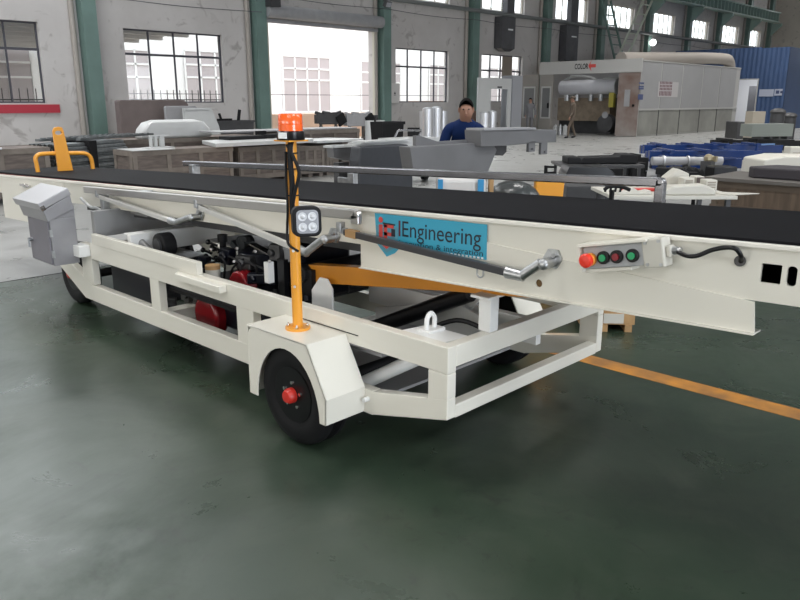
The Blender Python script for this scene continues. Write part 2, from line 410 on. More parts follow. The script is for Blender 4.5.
for k in range(8): g.box((-39.3+k*2.0, -8, 3.98), (-39.1+k*2.0, 16.2, 4.12))
g.build('canopy_beam', mat('canopy_beams', (.62, .62, .62), .6), cp)
for y in (-7.8, 4.6, 16.0): MB().box((-37.3, y-.1, -.02), (-37.1, y+.1, 3.98)).build('post', outw, cp)
fe = thing('fence', 'low fence with pointed bars outside the left window', 'fence', (-30, 10, -.02))
g = MB()
for k in range(60): 
    y = 2+k*.3; g.box((-30.012, y-.015, -.02), (-29.988, y+.015, 2.05)); 
g.build('pickets', dkgrey, fe)
for z in (.3, 1.62): MB().box((-30.02, 2, z), (-29.98, 19.8, z+.05)).build('rail', dkgrey, fe)
tag(MB().box((-28.9, 2.2, -.02), (-27.9, 4.6, 1.5)).build('outdoor_cabinet', pkblue), 'blue cabinet outside beyond the left wall', 'cabinet')
ow = thing('overhead_wire', 'thin wire crossing the courtyard behind the open door', 'wire', (-36, 38, -.02))
MB().cyl((-36, 14, 1.95), (-36, 62, 1.95), .02, n=6).build('wire', dkgrey, ow)
for y in (14, 62): MB().box((-36.04, y-.04, -.02), (-35.96, y+.04, 1.97)).build('post', dkgrey, ow)

# ================================================================== THE BELT LOADER
BL = thing('belt_loader', 'white belt conveyor loader with black belt and amber beacon on four wheels', 'conveyor', (-4.0, 2.86, 0))
Yn, Yf = 2.22, 3.50
def side(mbd, y0, y1):
    # one longitudinal side frame
    mbd.prism([(-5.25, .50), (-1.875, .50), (-1.875, .617), (-5.25, .617)], 1, y0, y1)
    mbd.prism([(-5.42, .18), (-2.33, .18), (-2.33, .30), (-5.29, .30), (-5.80, .47), (-5.93, .40)], 1, y0, y1)
    mbd.prism([(-5.42, .305), (-5.2505, .305), (-5.2505, .60), (-5.42, .60)], 1, y0+.001, y1-.001)
    for a, b in ((-4.40, -4.285), (-3.42, -3.26), (-3.10, -2.95)): mbd.prism([(a, .28), (b, .28), (b, .52), (a, .52)], 1, y0+.001, y1-.001)
    mbd.prism([(-2.34, .18), (-1.875, .295), (-1.875, .39), (-2.34, .295)], 1, y0, y1)
    mbd.prism([(-1.985, .36), (-1.875, .3895), (-1.875, .4995), (-1.985, .4995)], 1, y0, y1)
f = MB(); side(f, Yn, Yn+.055); side(f, Yf-.055, Yf)
f.box((-1.93, Yn+.0551, .522), (-1.8755, Yf-.0551, .6165)).box((-1.93, Yn+.0551, .29), (-1.8755, Yf-.0551, .35))
f.box((-5.30, Yn+.0551, .505), (-5.26, Yf-.0551, .595)).box((-3.3, Yn+.056, .2), (-3.2, Yf-.056, .28)).box((-4.4, Yn+.056, .2), (-4.3, Yf-.056, .28))
f.build('chassis_frame', cream, BL, bevel=.004)
MB().box((-5.2, Yn-.004, .617), (-3.80, Yn+.035, .69)).build('top_flange', cream, BL, bevel=.003)
MB().box((-5.2, Yf-.035, .617), (-3.80, Yf+.004, .69)).build('top_flange', cream, BL, bevel=.003)
MB().prism([(-3.98, Yn-.05), (-3.50, Yn-.05), (-3.50, Yn), (-4.02, Yn)], 2, .565, .605).build('step_plate', cream, BL, bevel=.004)
MB().box((-5.41, 2.14, .52), (-5.25, Yn, .60)).build('cabinet_bracket', white, BL, bevel=.003)
# front stub posts on the crossbar
for y in (2.505, 3.16):
    MB().box((-1.945, y, .617), (-1.88, y+.06, .77)).box((-1.97, y-.03, .77), (-1.87, y+.09, .782)).build('boom_rest', white, BL, bevel=.003)
# inner floor and cross plates
MB().box((-3.2, Yn+.07, .19), (-2.42, Yf-.07, .205)).build('floor_pan', mat('pan_grey', (.38, .38, .38), .4), BL)
MB().prism([(-3.05, .44), (-2.35, .44), (-2.35, .455), (-3.05, .455)], 1, 2.30, 2.60).build('hydraulic_tray', midgrey, BL, bevel=.002)
MB().box((-3.0, 3.0, .175), (-2.45, 3.35, .58)).build('hydraulic_tank', midgrey, BL, bevel=.01)
MB().cyl(atY(352, 388, 2.33), atY(432, 352, 2.5), .034, n=18).build('axle_strut', white, BL, smooth=True)
MB().cyl((-2.65, 2.25, .255), (-2.65, 3.47, .255), .03, n=16).build('front_axle', blackm, BL, smooth=True)
MB().cyl((-5.98, 2.45, .22), (-5.98, 3.27, .22), .035, n=16).build('rear_axle', blackm, BL, smooth=True)
# lashing eyes
ey = MB()
pts = [(-2.12, 2.36+.0, .615), (-2.12, 2.36, .66), (-2.12, 2.385, .685), (-2.12, 2.41, .66), (-2.12, 2.41, .615)]
ey.tube(pts, .011, 8, 5).box((-2.15, 2.33, .60), (-2.08, 2.44, .617)); ey.build('lashing_eye', white, BL, smooth=True)
MB().prism([(2.275, .50), (2.45, .50), (2.45, .60), (2.275, .612)], 0, -2.2, -1.95).build('corner_gusset', white, BL)

# wheels
def wheel(x, yo, sgn, R=.25, W=.165):
    # yo: outer face, axis along +-Y; sgn=-1 outer face looks to -Y
    c = (x, yo, R); ax = (0, -sgn, 0)
    q_ = R-.25; pr = [(.135, .012), (.16, .0), (.20, .0), (.232, .012), (.247, .03), (.25, .05)]
    n = 5
    for k in range(1, n+1): 
        h = .05+(W-.10)*k/(n+1); pr += [(.25, h-.004), (.243, h-.003), (.243, h+.003), (.25, h+.004)]
    pr += [(.25, W-.05), (.247, W-.03), (.232, W-.012), (.20, W), (.135, W-.012), (.13, W/2), (.135, .012)]
    pr = [(r+(q_ if r > .2 else 0), h) for r, h in pr]
    w = MB().lathe(c, ax, pr, 48).build('wheel', rubber, BL, smooth=True)
    rim = MB().lathe(c, ax, [(.137, .006), (.128, .012), (.118, .035), (.10, .045), (.085, .035), (.05, .030), (0, .03)], 40)
    rim.build('rim', black, w, smooth=True)
    hb = MB().lathe((x, yo, R), ax, [(.036, .045), (.038, -.005), (.036, -.022), (.028, -.034), (0, -.038)], 24)
    hb.build('hub_cap', red_hub, w, smooth=True)
    for k in range(5):
        nb = MB(); a = 2*PI*k/5+.3; nb.cyl((x+.062*math.cos(a), yo-sgn*.035, R+.062*math.sin(a)), (x+.062*math.cos(a), yo-sgn*-.0, R+.062*math.sin(a)), .009, n=6)
        nb.build('wheel_nut', chrome, w)
    return w
wheel(-2.65, 1.997, -1, .255); wheel(-2.65, 3.723, 1, .255)
wheel(-5.98, 2.36, -1, .25, .15) ; wheel(-5.98, 3.36, 1, .25, .15)

# fenders
def arch(cx, r, rz, z0, n=18):
    return [(cx+r*math.cos(PI*k/n), z0+rz*math.sin(PI*k/n)) for k in range(n+1)]
def fender(yo, yi):
    m_ = MB(); s = 1 if yi > yo else -1
    prof = [(-2.96, .185)]+list(reversed(arch(-2.665, .237, .30, .185)))+[(-2.385, .185), (-2.378, .31), (-2.506, .543), (-2.93, .543), (-2.96, .50)]
    m_.prism(prof, 1, yo, yo+s*.008)
    outer = [(-2.385, .185), (-2.378, .31), (-2.506, .543), (-2.96, .543)]
    inner = [(-2.393, .185), (-2.386, .308), (-2.511, .535), (-2.96, .535)]
    m_.prism(outer+list(reversed(inner)), 1, yo, yi)
    m_.box((-2.968, yo, .185), (-2.96, yi, .543))
    return m_.build('fender', cream, BL, bevel=.0025)
fender(1.98, 2.22); fender(3.74, 3.50)
MB().cyl((-2.36, 2.19, .255), (-2.36, 2.24, .255), .012, n=10).build('fender_bolt_plate', white, BL)
MB().box((-2.9, 2.2165, .548), (-2.42, 2.2195, .552)).build('fender_seam', blackm, BL)

# beacon post
pb = Vector((-2.73, 2.112, .543))
po = MB().cyl(pb, (-2.73, 2.112, 1.425), .025, n=24).build('beacon_post', orange, BL, smooth=True)
fg = MB().cyl(pb, pb+Vector((0, 0, .012)), .060, n=28).build('post_flange', orange, po, smooth=True)
for k in range(4):
    bo = MB(); a = PI/4+k*PI/2; p = pb+Vector((.045*math.cos(a), .045*math.sin(a), .012)); bo.cyl(p, p+Vector((0, 0, .010)), .009, n=6).cyl(p, p+Vector((0, 0, .018)), .004, n=8)
    bo.build('flange_bolt', chrome, po)
for z in (.76, .93): bp_ = MB(); bp_.cyl((-2.73+.020, 2.112-.022, z), (-2.73+.028, 2.112-.032, z), .007, n=8).build('post_screw', chrome, po)
MB().box((-2.785, 2.058, 1.425), (-2.677, 2.168, 1.431)).build('beacon_plate', orange, po)
cb = MB(); X0, Y0 = -2.73, 2.112
cb.tube([(X0+.015, Y0-.01, 1.425), (X0+.028, Y0-.028, 1.40), (X0+.028, Y0-.03, 1.34), (X0+.03, Y0-.026, 1.24), (X0+.024, Y0-.026, 1.15), (X0+.026, Y0-.026, 1.10)], .013, 8)
cb.tube([(X0+.01, Y0-.03, 1.41), (X0+.05, Y0-.03, 1.36), (X0+.075, Y0-.02, 1.29), (X0+.05, Y0-.028, 1.20), (X0+.024, Y0-.028, 1.12)], .008, 8)
cb.tube([(X0+.0, Y0-.032, 1.38), (X0-.002, Y0-.034, 1.25), (X0+.004, Y0-.036, 1.13), (X0-.014, Y0-.030, 1.03), (X0-.005, Y0-.034, .96), (X0+.05, Y0-.02, .93)], .006, 8)
for z in (1.37, 1.30, 1.18): cb.lathe((X0, Y0, z), (0, 0, 1), [(.030, 0), (.030, .006)], 20)
cb.build('beacon_cable', blackm, po, smooth=True)
bc = MB().lathe((X0, 2.112, 1.431), (0, 0, 1), [(.062, 0), (.064, .005), (.062, .036), (.057, .040), (0, .040)], 12).build('beacon_light', black, BL, smooth=True)
ln = MB().lathe((X0, 2.112, 1.471), (0, 0, 1), [(.055, 0), (.055, .028), (.053, .030), (.055, .032), (.054, .070), (.050, .075), (0, .077)], 32).build('beacon_lens', amber, bc, smooth=True)
q = FV.copy(); 
MB().rbox((X0+.018, 2.112-.060, 1.452), (.045, .004, .026), rz=.25).build('beacon_sticker', stwhite, bc)

# work light
wl = atY(306, 221, 2.03)
R_ = Matrix.Rotation(math.radians(60), 4, 'Z') @ Matrix.Rotation(math.radians(-4), 4, 'X')
def xfm(c): return Matrix.Translation(c) @ R_ @ Matrix.Diagonal((1.12, 1.25, 1.12, 1))
mb = MB(); mb.xf = xfm(wl)
rr = []
def rrect(w, h, r, n=5):
    o = []
    for cx, cy, a0 in ((w/2-r, h/2-r, 0), (-w/2+r, h/2-r, PI/2), (-w/2+r, -h/2+r, PI), (w/2-r, -h/2+r, 3*PI/2)):
        o += [(cx+r*math.cos(a0+PI/2*k/n), cy+r*math.sin(a0+PI/2*k/n)) for k in range(n+1)]
    return o
mb.prism(rrect(.112, .118, .028), 1, -.03, .02)
W_ = mb.build('work_light', blackm, BL, bevel=.006)
mb = MB(); mb.xf = xfm(wl); mb.prism(rrect(.086, .090, .018), 1, -.034, -.029).build('lens_plate', ledm, W_)
ledw = mat('led_white', (.55, .56, .58), .2, emit=(1, 1, 1), estr=.05)
for a in (-1, 1):
    for b in (-1, 1):
        mb = MB(); mb.xf = xfm(wl); mb.lathe((a*.019, -.034, b*.020), (0, -1, 0), [(.017, 0), (.017, .002), (.010, .0015), (.006, .006), (0, .008)], 16).build('led_reflector', ledw, W_, smooth=True)
mb = MB(); mb.xf = xfm(wl)
MB().bar(wl+Vector((-.03, .04, -.045)), (-2.73, 2.112, wl.z-.06), .012, .03).build('lamp_bracket', galv, W_)

# --------- boom
def bz(x): return 1.1375+.0324*(x+2)          # top of the belt at x
def bpoly(pts): return [(x, bz(x)+r) for x, r in pts]
BN, BF = 2.45, 3.26
XL, XR_ = -7.9, 1.2
def rrh(x0, x1, r0, r1, rad=.012, n=4):
    o = []
    for cx, cr, a0 in ((x1-rad, r1-rad, 0), (x0+rad, r1-rad, PI/2), (x0+rad, r0+rad, PI), (x1-rad, r0+rad, 3*PI/2)):
        o += [(cx+rad*math.cos(a0+PI/2*k/n), bz(cx)+cr+rad*math.sin(a0+PI/2*k/n)) for k in range(n+1)]
    return o
panel = bpoly([(XL, -.03), (XR_, -.012), (XR_, -.197), (XL, -.197)])
cut = [rrh(-.779, -.718, -.135, -.073, .002, 1), rrh(-.702, -.673, -.136, -.073), rrh(-.55, -.52, -.136, -.073)]
MB().prism(panel, 1, BN, BN+.012, holes=cut).build('boom_side_panel', cream, BL)
MB().prism(panel, 1, BF-.012, BF).build('boom_side_panel', cream, BL)
MB().prism(bpoly([(-7.6, -.03), (-6.15, -.03), (-6.2, -.20), (-6.90, -.43), (-7.62, -.43)]), 1, BN-.008, BN+.006).build('tail_side_plate', cream, BL, bevel=.002)
MB().prism(bpoly([(-7.6, -.03), (-6.15, -.03), (-6.2, -.20), (-6.90, -.43), (-7.62, -.43)]), 1, BF-.006, BF+.008).build('tail_side_plate', cream, BL, bevel=.002)
# lower extension plate with hole
hole = [(-1.60+.016*math.cos(a*PI/8), .90+.016*math.sin(a*PI/8)) for a in range(16)]
MB().prism(bpoly([(-2.635, -.06), (-2.62, -.05), (-.785, -.20), (-.772, -.308), (-2.636, -.312)]), 1, BN-.007, BN-.0005, holes=[hole]).box((-2.636, BN-.007, bz(-1.7)-.32), (-2.63, BN+.0, bz(-1.7)-.31)).build('lower_side_plate', cream, BL)
MB().prism(bpoly([(-2.64, -.314), (-.772, -.308), (-.772, -.302), (-2.64, -.308)]), 1, BN-.02, BN+.05).build('lower_plate_lip', cream, BL)
MB().prism(bpoly([(-2.635, -.10), (-.785, -.20), (-.772, -.308), (-2.636, -.312)]), 1, BF-.006, BF+.006).build('lower_side_plate', cream, BL)
# top folded edge (light strip beside the belt)
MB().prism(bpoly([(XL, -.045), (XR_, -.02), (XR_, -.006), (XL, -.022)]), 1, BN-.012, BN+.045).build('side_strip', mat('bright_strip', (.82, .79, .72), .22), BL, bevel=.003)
# belt: loop with return strand
lb = MB()
lb.prism(bpoly([(XL, 0), (XR_, 0), (XR_, -.016), (XL, -.016)]), 1, BN+.008, BF-.008)
lb.prism(bpoly([(XL, -.15), (XR_, -.15), (XR_, -.162), (XL, -.162)]), 1, BN+.05, BF-.05)
lb.build('conveyor_belt', belt_m, BL, bevel=.004)
MB().prism(bpoly([(XL, -.016), (XR_, -.016), (XR_, -.021), (XL, -.021)]), 1, BN+.002, BF-.002).build('belt_edge_trim', mat('belt_underply', (.20, .06, .05), .6), BL)
MB().prism(bpoly([(XL+.1, -.02), (XR_, -.02), (XR_, -.05), (XL+.1, -.05)]), 1, BN+.02, BF-.02).build('slider_bed', midgrey, BL)
for x in (-7.9, ):
    MB().cyl((x, BN+.01, bz(x)-.08), (x, BF-.01, bz(x)-.08), .075, n=28).build('end_roller', belt_m, BL, smooth=True)
MB().prism(bpoly([(-6.0, -.19), (-.9, -.19), (-.9, -.26), (-6.0, -.26)]), 1, BN+.10, BF-.10).build('boom_under_beam', dkgrey, BL)
bd = MB(); bd.box((-5.25, Yn+.03, .66), (-5.2, Yf-.02, .845)); bd.box((-5.20, Yn+.3, .80), (-4.95, Yf-.1, .83)); bd.build('rear_bulkhead', mat('bulkhead_grey', (.26, .26, .26), .5), BL, bevel=.004)
# white cross member
wc = MB(); a, b = Vector((-4.76, Yn+.06, .645)), Vector((-4.70, Yf-.06, .645)); wc.box((-4.78, Yn+.06, .60), (-4.73, 2.98, .725)).box((-4.83, Yn+.06, .725), (-4.73, 2.98, .732)); wc.build('cross_member', white, BL, bevel=.003)
MB().box((-4.7, Yn+.62, .62), (-3.3, Yf-.06, .632)).build('deck_plate', midgrey, BL)
# sticker
yS = BN-.0088
MB().prism(bpoly([(-2.533, -.034), (-1.864, -.036), (-1.862, -.186), (-2.36, -.180), (-2.40, -.215), (-2.454, -.237), (-2.52, -.180)]), 1, yS, yS+.0015).build('logo_sticker', stick, BL)
SK = [o for o in BL.children if o.name.startswith('logo_sticker')][0]
SL = math.atan(.0324)
def text(body, x, rel, h, m, name, parent, y, wscale=1, fit=None, bold=0):
    cu = bpy.data.curves.new(name, 'FONT'); cu.body = body; cu.size = 1; cu.extrude = .0; cu.offset = bold
    o = bpy.data.objects.new(name, cu); COL.objects.link(o); bpy.context.view_layer.update()
    dg = bpy.context.evaluated_depsgraph_get(); me = bpy.data.meshes.new_from_object(o.evaluated_get(dg)); bpy.data.objects.remove(o)
    xs = [v.co.x for v in me.vertices]; ys = [v.co.y for v in me.vertices]
    w0 = max(xs)-min(xs); sx = (fit/w0) if fit else h*wscale; sy = h
    fs = [tuple(p.vertices) for p in me.polygons]
    mbx = MB(); vs = [((v.co.x-min(xs))*sx, v.co.y*sy) for v in me.vertices]
    mbx.add([(x+a, y, bz(x+a)+rel+b) for a, b in vs], fs)
    mbx.build(name, m, parent); bpy.data.meshes.remove(me)
    return vs
yT = yS-.0012
text('I', -2.374, -.130, .104, mat('ink_maroon', (.12, .02, .03), .4), 'letter_i', SK, yT, fit=.012, bold=.01)
text('Engineering', -2.35, -.130, .104, ink, 'lettering', SK, yT, fit=.458, bold=.0)
text('innovation & integration', -2.37, -.172, .036, ink, 'tagline', SK, yT, fit=.49, bold=.0)
lg = MB(); lg.prism(bpoly([(-2.522, -.09), (-2.378, -.09), (-2.378, -.178), (-2.452, -.218), (-2.522, -.178)]), 1, yT-.0004, yT+.0006); lg.build('logo_shield', mat('shield_grey_blue', (.10, .30, .40), .35), SK)
lg = MB()
lg.box((-2.503, yT-.001, bz(-2.5)-.175), (-2.478, yT, bz(-2.5)-.085))
lg.cyl((-2.491, yT-.001, bz(-2.5)-.063), (-2.491, yT, bz(-2.5)-.063), .014, n=16)
lg.prism(bpoly([(-2.50, -.175), (-2.40, -.165), (-2.452, -.20)]), 1, yT-.001, yT)
for r in (-.090, -.128, -.165): lg.box((-2.470, yT-.001, bz(-2.43)+r-.008), (-2.405, yT, bz(-2.43)+r+.008))
lg.box((-2.470, yT-.001, bz(-2.43)-.165), (-2.448, yT, bz(-2.43)-.085))
lg.build('logo_emblem', stred, SK)
lg = MB().box((-2.475, yT-.0015, bz(-2.43)-.083), (-2.395, yT-.0005, bz(-2.43)-.076)).box((-2.42, yT-.0015, bz(-2.43)-.135), (-2.395, yT-.0005, bz(-2.43)-.10)); lg.build('logo_dark_bars', ink, SK)  # dark printed bars of the emblem
ws = MB()
for k in range(22): ws.box((-2.33+k*.021, yT-.0006, bz(-2.33+k*.021)-.184), (-2.33+k*.021+.012, yT, bz(-2.33+k*.021)-.176))
ws.build('sticker_small_print', stwhite, SK)

# near handrail, folded down
yR = 2.38
def hz(t): return (-5.60+t*(3.03), .958+t*(1.078-.958))
r0, r1 = hz(0), hz(1)
hr = MB().bar((r0[0], yR, r0[1]), (r1[0]-.02, yR, r1[1]), .03, .050)
hr.cyl((r1[0]-.02, yR-.015, r1[1]), (r1[0]-.02, yR+.015, r1[1]), .0215, n=16)
hr.box((r1[0]-.055, yR-.015, r1[1]-.045), (r1[0]+.0, yR+.015, r1[1]))
hr = hr.build('folded_handrail', mat('satin_steel', (.55, .53, .51), .28, .9), BL, bevel=.006)
def hleg(p0, p1, k, m1, m2=None):
    p0, p1, k = [Vector(v) for v in (p0, p1, k)]
    l = MB().bar(p0, p1, .028, .032).build('handrail_leg', m1, BL, bevel=.005)
    s_ = MB().rbox(p0+Vector((-.03, 0, .02)), (.03, .035, .05)).rbox(p0+Vector((-.01, 0, .005)), (.05, .02, .03)); s_.build('pivot_clip', galv, l, bevel=.003)
    d = (p1-p0).normalized()
    if m2: MB().bar(p0+d*.02, p0+d*.09, .034, .036).build('leg_sleeve', m2, l)
    c = MB().cyl(p1-d*.02, p1+d*.06, .026, .022, n=16).cyl(p1+d*.05, k+Vector((-.02, .01, 0)), .020, n=14)
    c.ball(k, .024).cyl(k, k+Vector((0, BN-k.y+.0, 0)), .022, n=16).cyl(k+Vector((0, BN-k.y-.014, .012)), k+Vector((0, BN-k.y-.002, .012)), .042, n=6).cyl(k+Vector((.012, BN-k.y-.03, .028)), k+Vector((.012, BN-k.y-.002, .028)), .010, n=6)
    c.build('rail_clamp', galv, BL, smooth=True)
hleg((-5.357, yR, .925), (-4.341, yR, .857), (-4.10, yR, .905), mat('pale_steel', (.70, .69, .66), .3, .5))
hleg((-3.99, yR, .978), (-3.035, yR, .847), (-2.83, yR, .930), MATS['pale_steel'])
hleg((-2.68, yR, .985), (-1.69, yR, .938), (-1.54, yR, .997), mat('dark_steel_tube', (.06, .06, .065), .3, .3), pine)
MB().tube([(-1.86, yR, .935), (-1.86, yR, .905), (-1.845, yR, .895), (-1.83, yR, .905), (-1.83, yR, .935)], .004, 6).build('latch_ring', galv, BL)
# far handrail, standing
yq = 3.31
fr_ = MB().bar((-5.75, yq, 1.09), (-1.535, yq, 1.238), .04, .042)
fr_.cyl((-1.535, yq-.02, 1.238), (-1.535, yq+.02, 1.238), .021, n=16).box((-1.556, yq-.02, 1.10), (-1.512, yq+.02, 1.238))
fr_.build('standing_handrail', steel, BL, bevel=.006)
for x in (-3.64,): MB().box((x-.03, yq-.02, bz(x)-.03), (x+.03, yq+.02, 1.145)).box((x-.14, yq-.01, 1.06), (x-.03, yq+.01, 1.11)).build('handrail_post', galv, BL, bevel=.003)
for a, b, z in ((-1.56, -1.50, 1.12), (-5.6, -5.54, 1.09)): MB().box((a, BF, bz(a)-.08), (b, yq+.02, z)).build('handrail_post', galv, BL, bevel=.003)

# orange lifting arm
mb = MB(); mb.prism([(-3.19, .718), (-3.19, .615), (-2.21, .742), (-1.60, .812), (-1.60, .845), (-2.21, .832)], 1, 2.55, 2.62)
mb.prism([(-3.19, .718), (-3.19, .615), (-2.21, .742), (-1.60, .812), (-1.60, .845), (-2.21, .832)], 1, 3.08, 3.15)
mb.box((-2.5, 2.62, .73), (-2.42, 3.08, .78)); mb.build('lifting_arm', armor, BL, bevel=.004)
pv = MB().cyl((-3.20, 2.50, .67), (-3.20, 3.2, .67), .05, n=20).box((-3.28, 2.52, .55), (-3.12, 2.56, .70)); pv.build('arm_pivot', blackm, BL, bevel=.002)
sp = MB().prism([(-3.10, .50), (-2.93, .50), (-2.93, .63), (-2.97, .68), (-3.03, .68), (-3.10, .60)], 1, 2.50, 2.515).build('pivot_plate', white, BL, bevel=.004)
MB().box((-3.36, 2.47, .50), (-3.30, 2.50, .74)).box((-3.40, 2.46, .5), (-3.36, 2.5, .56)).build('arm_stop_post', black, BL)
MB().box((-3.42, 2.42, .60), (-3.38, 2.46, .72)).build('white_link', white, BL)
hc = MB().cyl((-2.90, 2.74, .36), (-2.18, 2.74, .70), .042, n=24).build('hydraulic_cylinder', black, BL, smooth=True)
MB().cyl((-2.2, 2.74, .69), (-1.95, 2.74, .82), .02, n=16).build('piston_rod', chrome, hc, smooth=True)
MB().prism([(-2.85, .46), (-2.40, .46), (-2.18, .70), (-2.45, .63)], 1, 2.9, 2.92).build('support_plate', white, BL)
MB().tube([(-2.3, 2.5, .52), (-2.15, 2.6, .60), (-2.0, 2.66, .56), (-1.95, 2.7, .50)], .012, 8).build('hydraulic_hose', black, BL, smooth=True)

MB().cyl((-1.60, BN+.001, .90), (-1.60, BN+.004, .90), .017, n=16).build('hole_plug', mat('plug_brown', (.16, .09, .03), .6), BL)
MB().box((-3.15, 2.98, .43), (-1.95, 3.02, .56)).build('inner_rail', white, BL, bevel=.003)
MB().prism([(-2.95, .40), (-2.25, .44), (-2.05, .52), (-2.35, .60), (-2.95, .46)], 1, 2.84, 2.86).build('support_web', mat('web_white', (.62, .62, .60), .4), BL)
# --------- engine bay
eg = MB().box((-4.15, 2.46, .22), (-3.50, 3.0, .52)).box((-3.98, 2.6, .5), (-3.6, 3.0, .64)).build('engine_block', navyblk, BL, bevel=.015)
def AT(x, y, Y=2.6): return atY(x, y, Y)
a = AT(223, 246, 2.62); MB().cyl(a-Vector((0, 0, .08)), a+Vector((0, 0, .03)), .022, n=18).cyl(a+Vector((0, 0, .03)), a+Vector((0, 0, .075)), .033, n=20).build('oil_filler_cap', black, eg, smooth=True)
a = AT(244, 243, 2.66); MB().cyl(a-Vector((0, .03, 0)), a+Vector((0, .05, 0)), .048, n=14).cyl(a-Vector((.02, 0, .12)), a+Vector((0, 0, .03)), .035, n=12).rbox(a+Vector((.05, -.02, .035)), (.06, .03, .03)).rbox(a+Vector((-.06, -.02, -.02)), (.06, .05, .04), ry=.5).build('carburettor', mat('dk_alu', (.05, .055, .06), .3, .5), eg, smooth=True)
a = AT(262, 262, 2.64); MB().cyl(a-Vector((0, 0, .12)), a+Vector((0, 0, .075)), .14, n=32).build('air_filter', navyblk, eg, bevel=.01, smooth=True)
a = AT(262, 249, 2.60); MB().rbox(a, (.20, .05, .008), ry=.2).build('filter_bracket', chrome, eg)
a = AT(213, 272, 2.40); MB().cyl(a-Vector((0, 0, .04)), a+Vector((0, 0, .02)), .045, n=20).build('oil_filter', plastic_w, eg, smooth=True)
MB().cyl(a+Vector((0, 0, .02)), a+Vector((0, 0, .045)), .046, n=20).build('oil_filter_band', pine, eg, smooth=True)
a = AT(240, 280, 2.42); MB().cyl(a+Vector((0, -.02, -.04)), a+Vector((0, .06, -.04)), .095, n=30).build('flywheel_cover', red_eng, eg, bevel=.01, smooth=True)
a = AT(209, 315, 2.42); MB().cyl(a+Vector((0, -.03, -.0)), a+Vector((0, .07, -.0)), .135, n=32).build('blower_housing', red_eng, eg, bevel=.02, smooth=True)
a = AT(191, 305, 2.50); mm = MB().cyl(a, a+Vector((0, .12, 0)), .09, n=20).rbox(a+Vector((-.02, 0, .06)), (.10, .07, .06)).cyl(a+Vector((.03, -.03, -.03)), a+Vector((.03, .02, -.03)), .035, n=14)
mm.build('gear_housing', mat('cast_alu', (.14, .14, .13), .45, .6, var=.5, vscale=20), eg, bevel=.006)
a = AT(182, 312, 2.45); MB().rbox(a, (.10, .05, .04), rz=.3).rbox(a+Vector((-.05, 0, -.04)), (.22, .1, .01)).build('polished_cover', chrome, eg, bevel=.006)
pts_ = [(208, 242), (214, 249), (206, 256), (203, 250), (216, 258), (212, 247)]
for i, (x, y) in enumerate(pts_):
    a = AT(x, y, 2.55+.02*i); MB().ball(a, .018, 10).bar(a, a+Vector((.06, .03, -.02)), .014, .012).build('control_lever', black, eg, smooth=True)
a = AT(218, 252, 2.58); MB().ball(a, .012, 10).build('valve_knob', chrome, eg)
for i in range(6):
    x = (212, 221, 226, 240, 250, 246)[i]; u = (1, -1, 1, 1, -1, 1)[i]; MB().tube([AT(x, 266-i % 3*5, 2.52), AT(x+7*u, 257+(i*5) % 9, 2.47), AT(x+(13+i)*u, 264+i, 2.44), AT(x+(11+2*i)*u, 284-i*2, 2.47)], .007, 6).build('engine_hose', blackm, eg, smooth=True)
tk = MB().box((atY(113, 290, 2.42).x, 2.42, .20), (atY(152, 290, 2.42).x, 2.9, .50)).build('battery_box', mat('battery_black', (.02, .02, .025), .35), BL, bevel=.012)
a = AT(158, 246, 2.40); dr = MB(); dr.cyl(a, a+Vector((0, .10, 0)), .085, n=30).build('drive_pulley', blackm, BL, bevel=.012, smooth=True)
MB().cyl(a+Vector((0, -.012, 0)), a, .05, n=24).build('pulley_hub', MATS['shaft_grey'] if 'shaft_grey' in MATS else dkgrey, BL, smooth=True)
a = AT(143, 246, 2.36); MB().cyl(a+Vector((-.04, 0, .03)), a+Vector((.10, .0, -.03)), .028, n=18).cyl(a+Vector((-.07, 0, .045)), a+Vector((-.03, 0, .028)), .045, n=18).build('drive_shaft', mat('shaft_grey', (.25, .25, .25), .3, .7), BL, smooth=True)
MB().box((-4.3, 2.30, .42), (-3.4, 3.42, .44)).build('engine_bed', blackm, BL)
MB().box((-3.45, 2.62, .44), (-3.32, 3.0, .80)).build('fuel_tank', navyblk, BL, bevel=.03)
a = AT(272, 270, 2.5); MB().rbox(a, (.010, .008, .05)).build('level_gauge', galv, eg)
for i, (x, y, w_, h_, Yd) in enumerate(((228, 256, .10, .10, 2.52), (246, 262, .12, .08, 2.50), (204, 262, .08, .07, 2.50), (276, 252, .07, .10, 2.62), (258, 278, .12, .06, 2.46), (172, 306, .07, .12, 2.5), (222, 318, .10, .10, 2.55), (232, 308, .08, .16, 2.6))):
    a = AT(x, y, Yd); MB().rbox(a, (w_, .06, h_), rz=.2*i).cyl(a+Vector((0, -.05, 0)), a+Vector((0, -.02, 0)), min(w_, h_)*.33, n=14).build('engine_casting', (navyblk, mat('cast_grey_%d' % i, (.10, .10, .10), .4, .5, var=.5, vscale=25))[i % 2], eg, bevel=.008)
for i, (x, y) in enumerate(((236, 249), (254, 252), (233, 262), (268, 262), (196, 298), (204, 292), (186, 298), (210, 250))):
    a = AT(x, y, 2.44); MB().cyl(a, a+Vector((.03, -.012, .01)), .009, n=8).build('engine_bolt', chrome, eg)
MB().rbox(AT(186, 318, 2.42), (.26, .06, .008), rz=.15).build('polished_tray', chrome, eg)
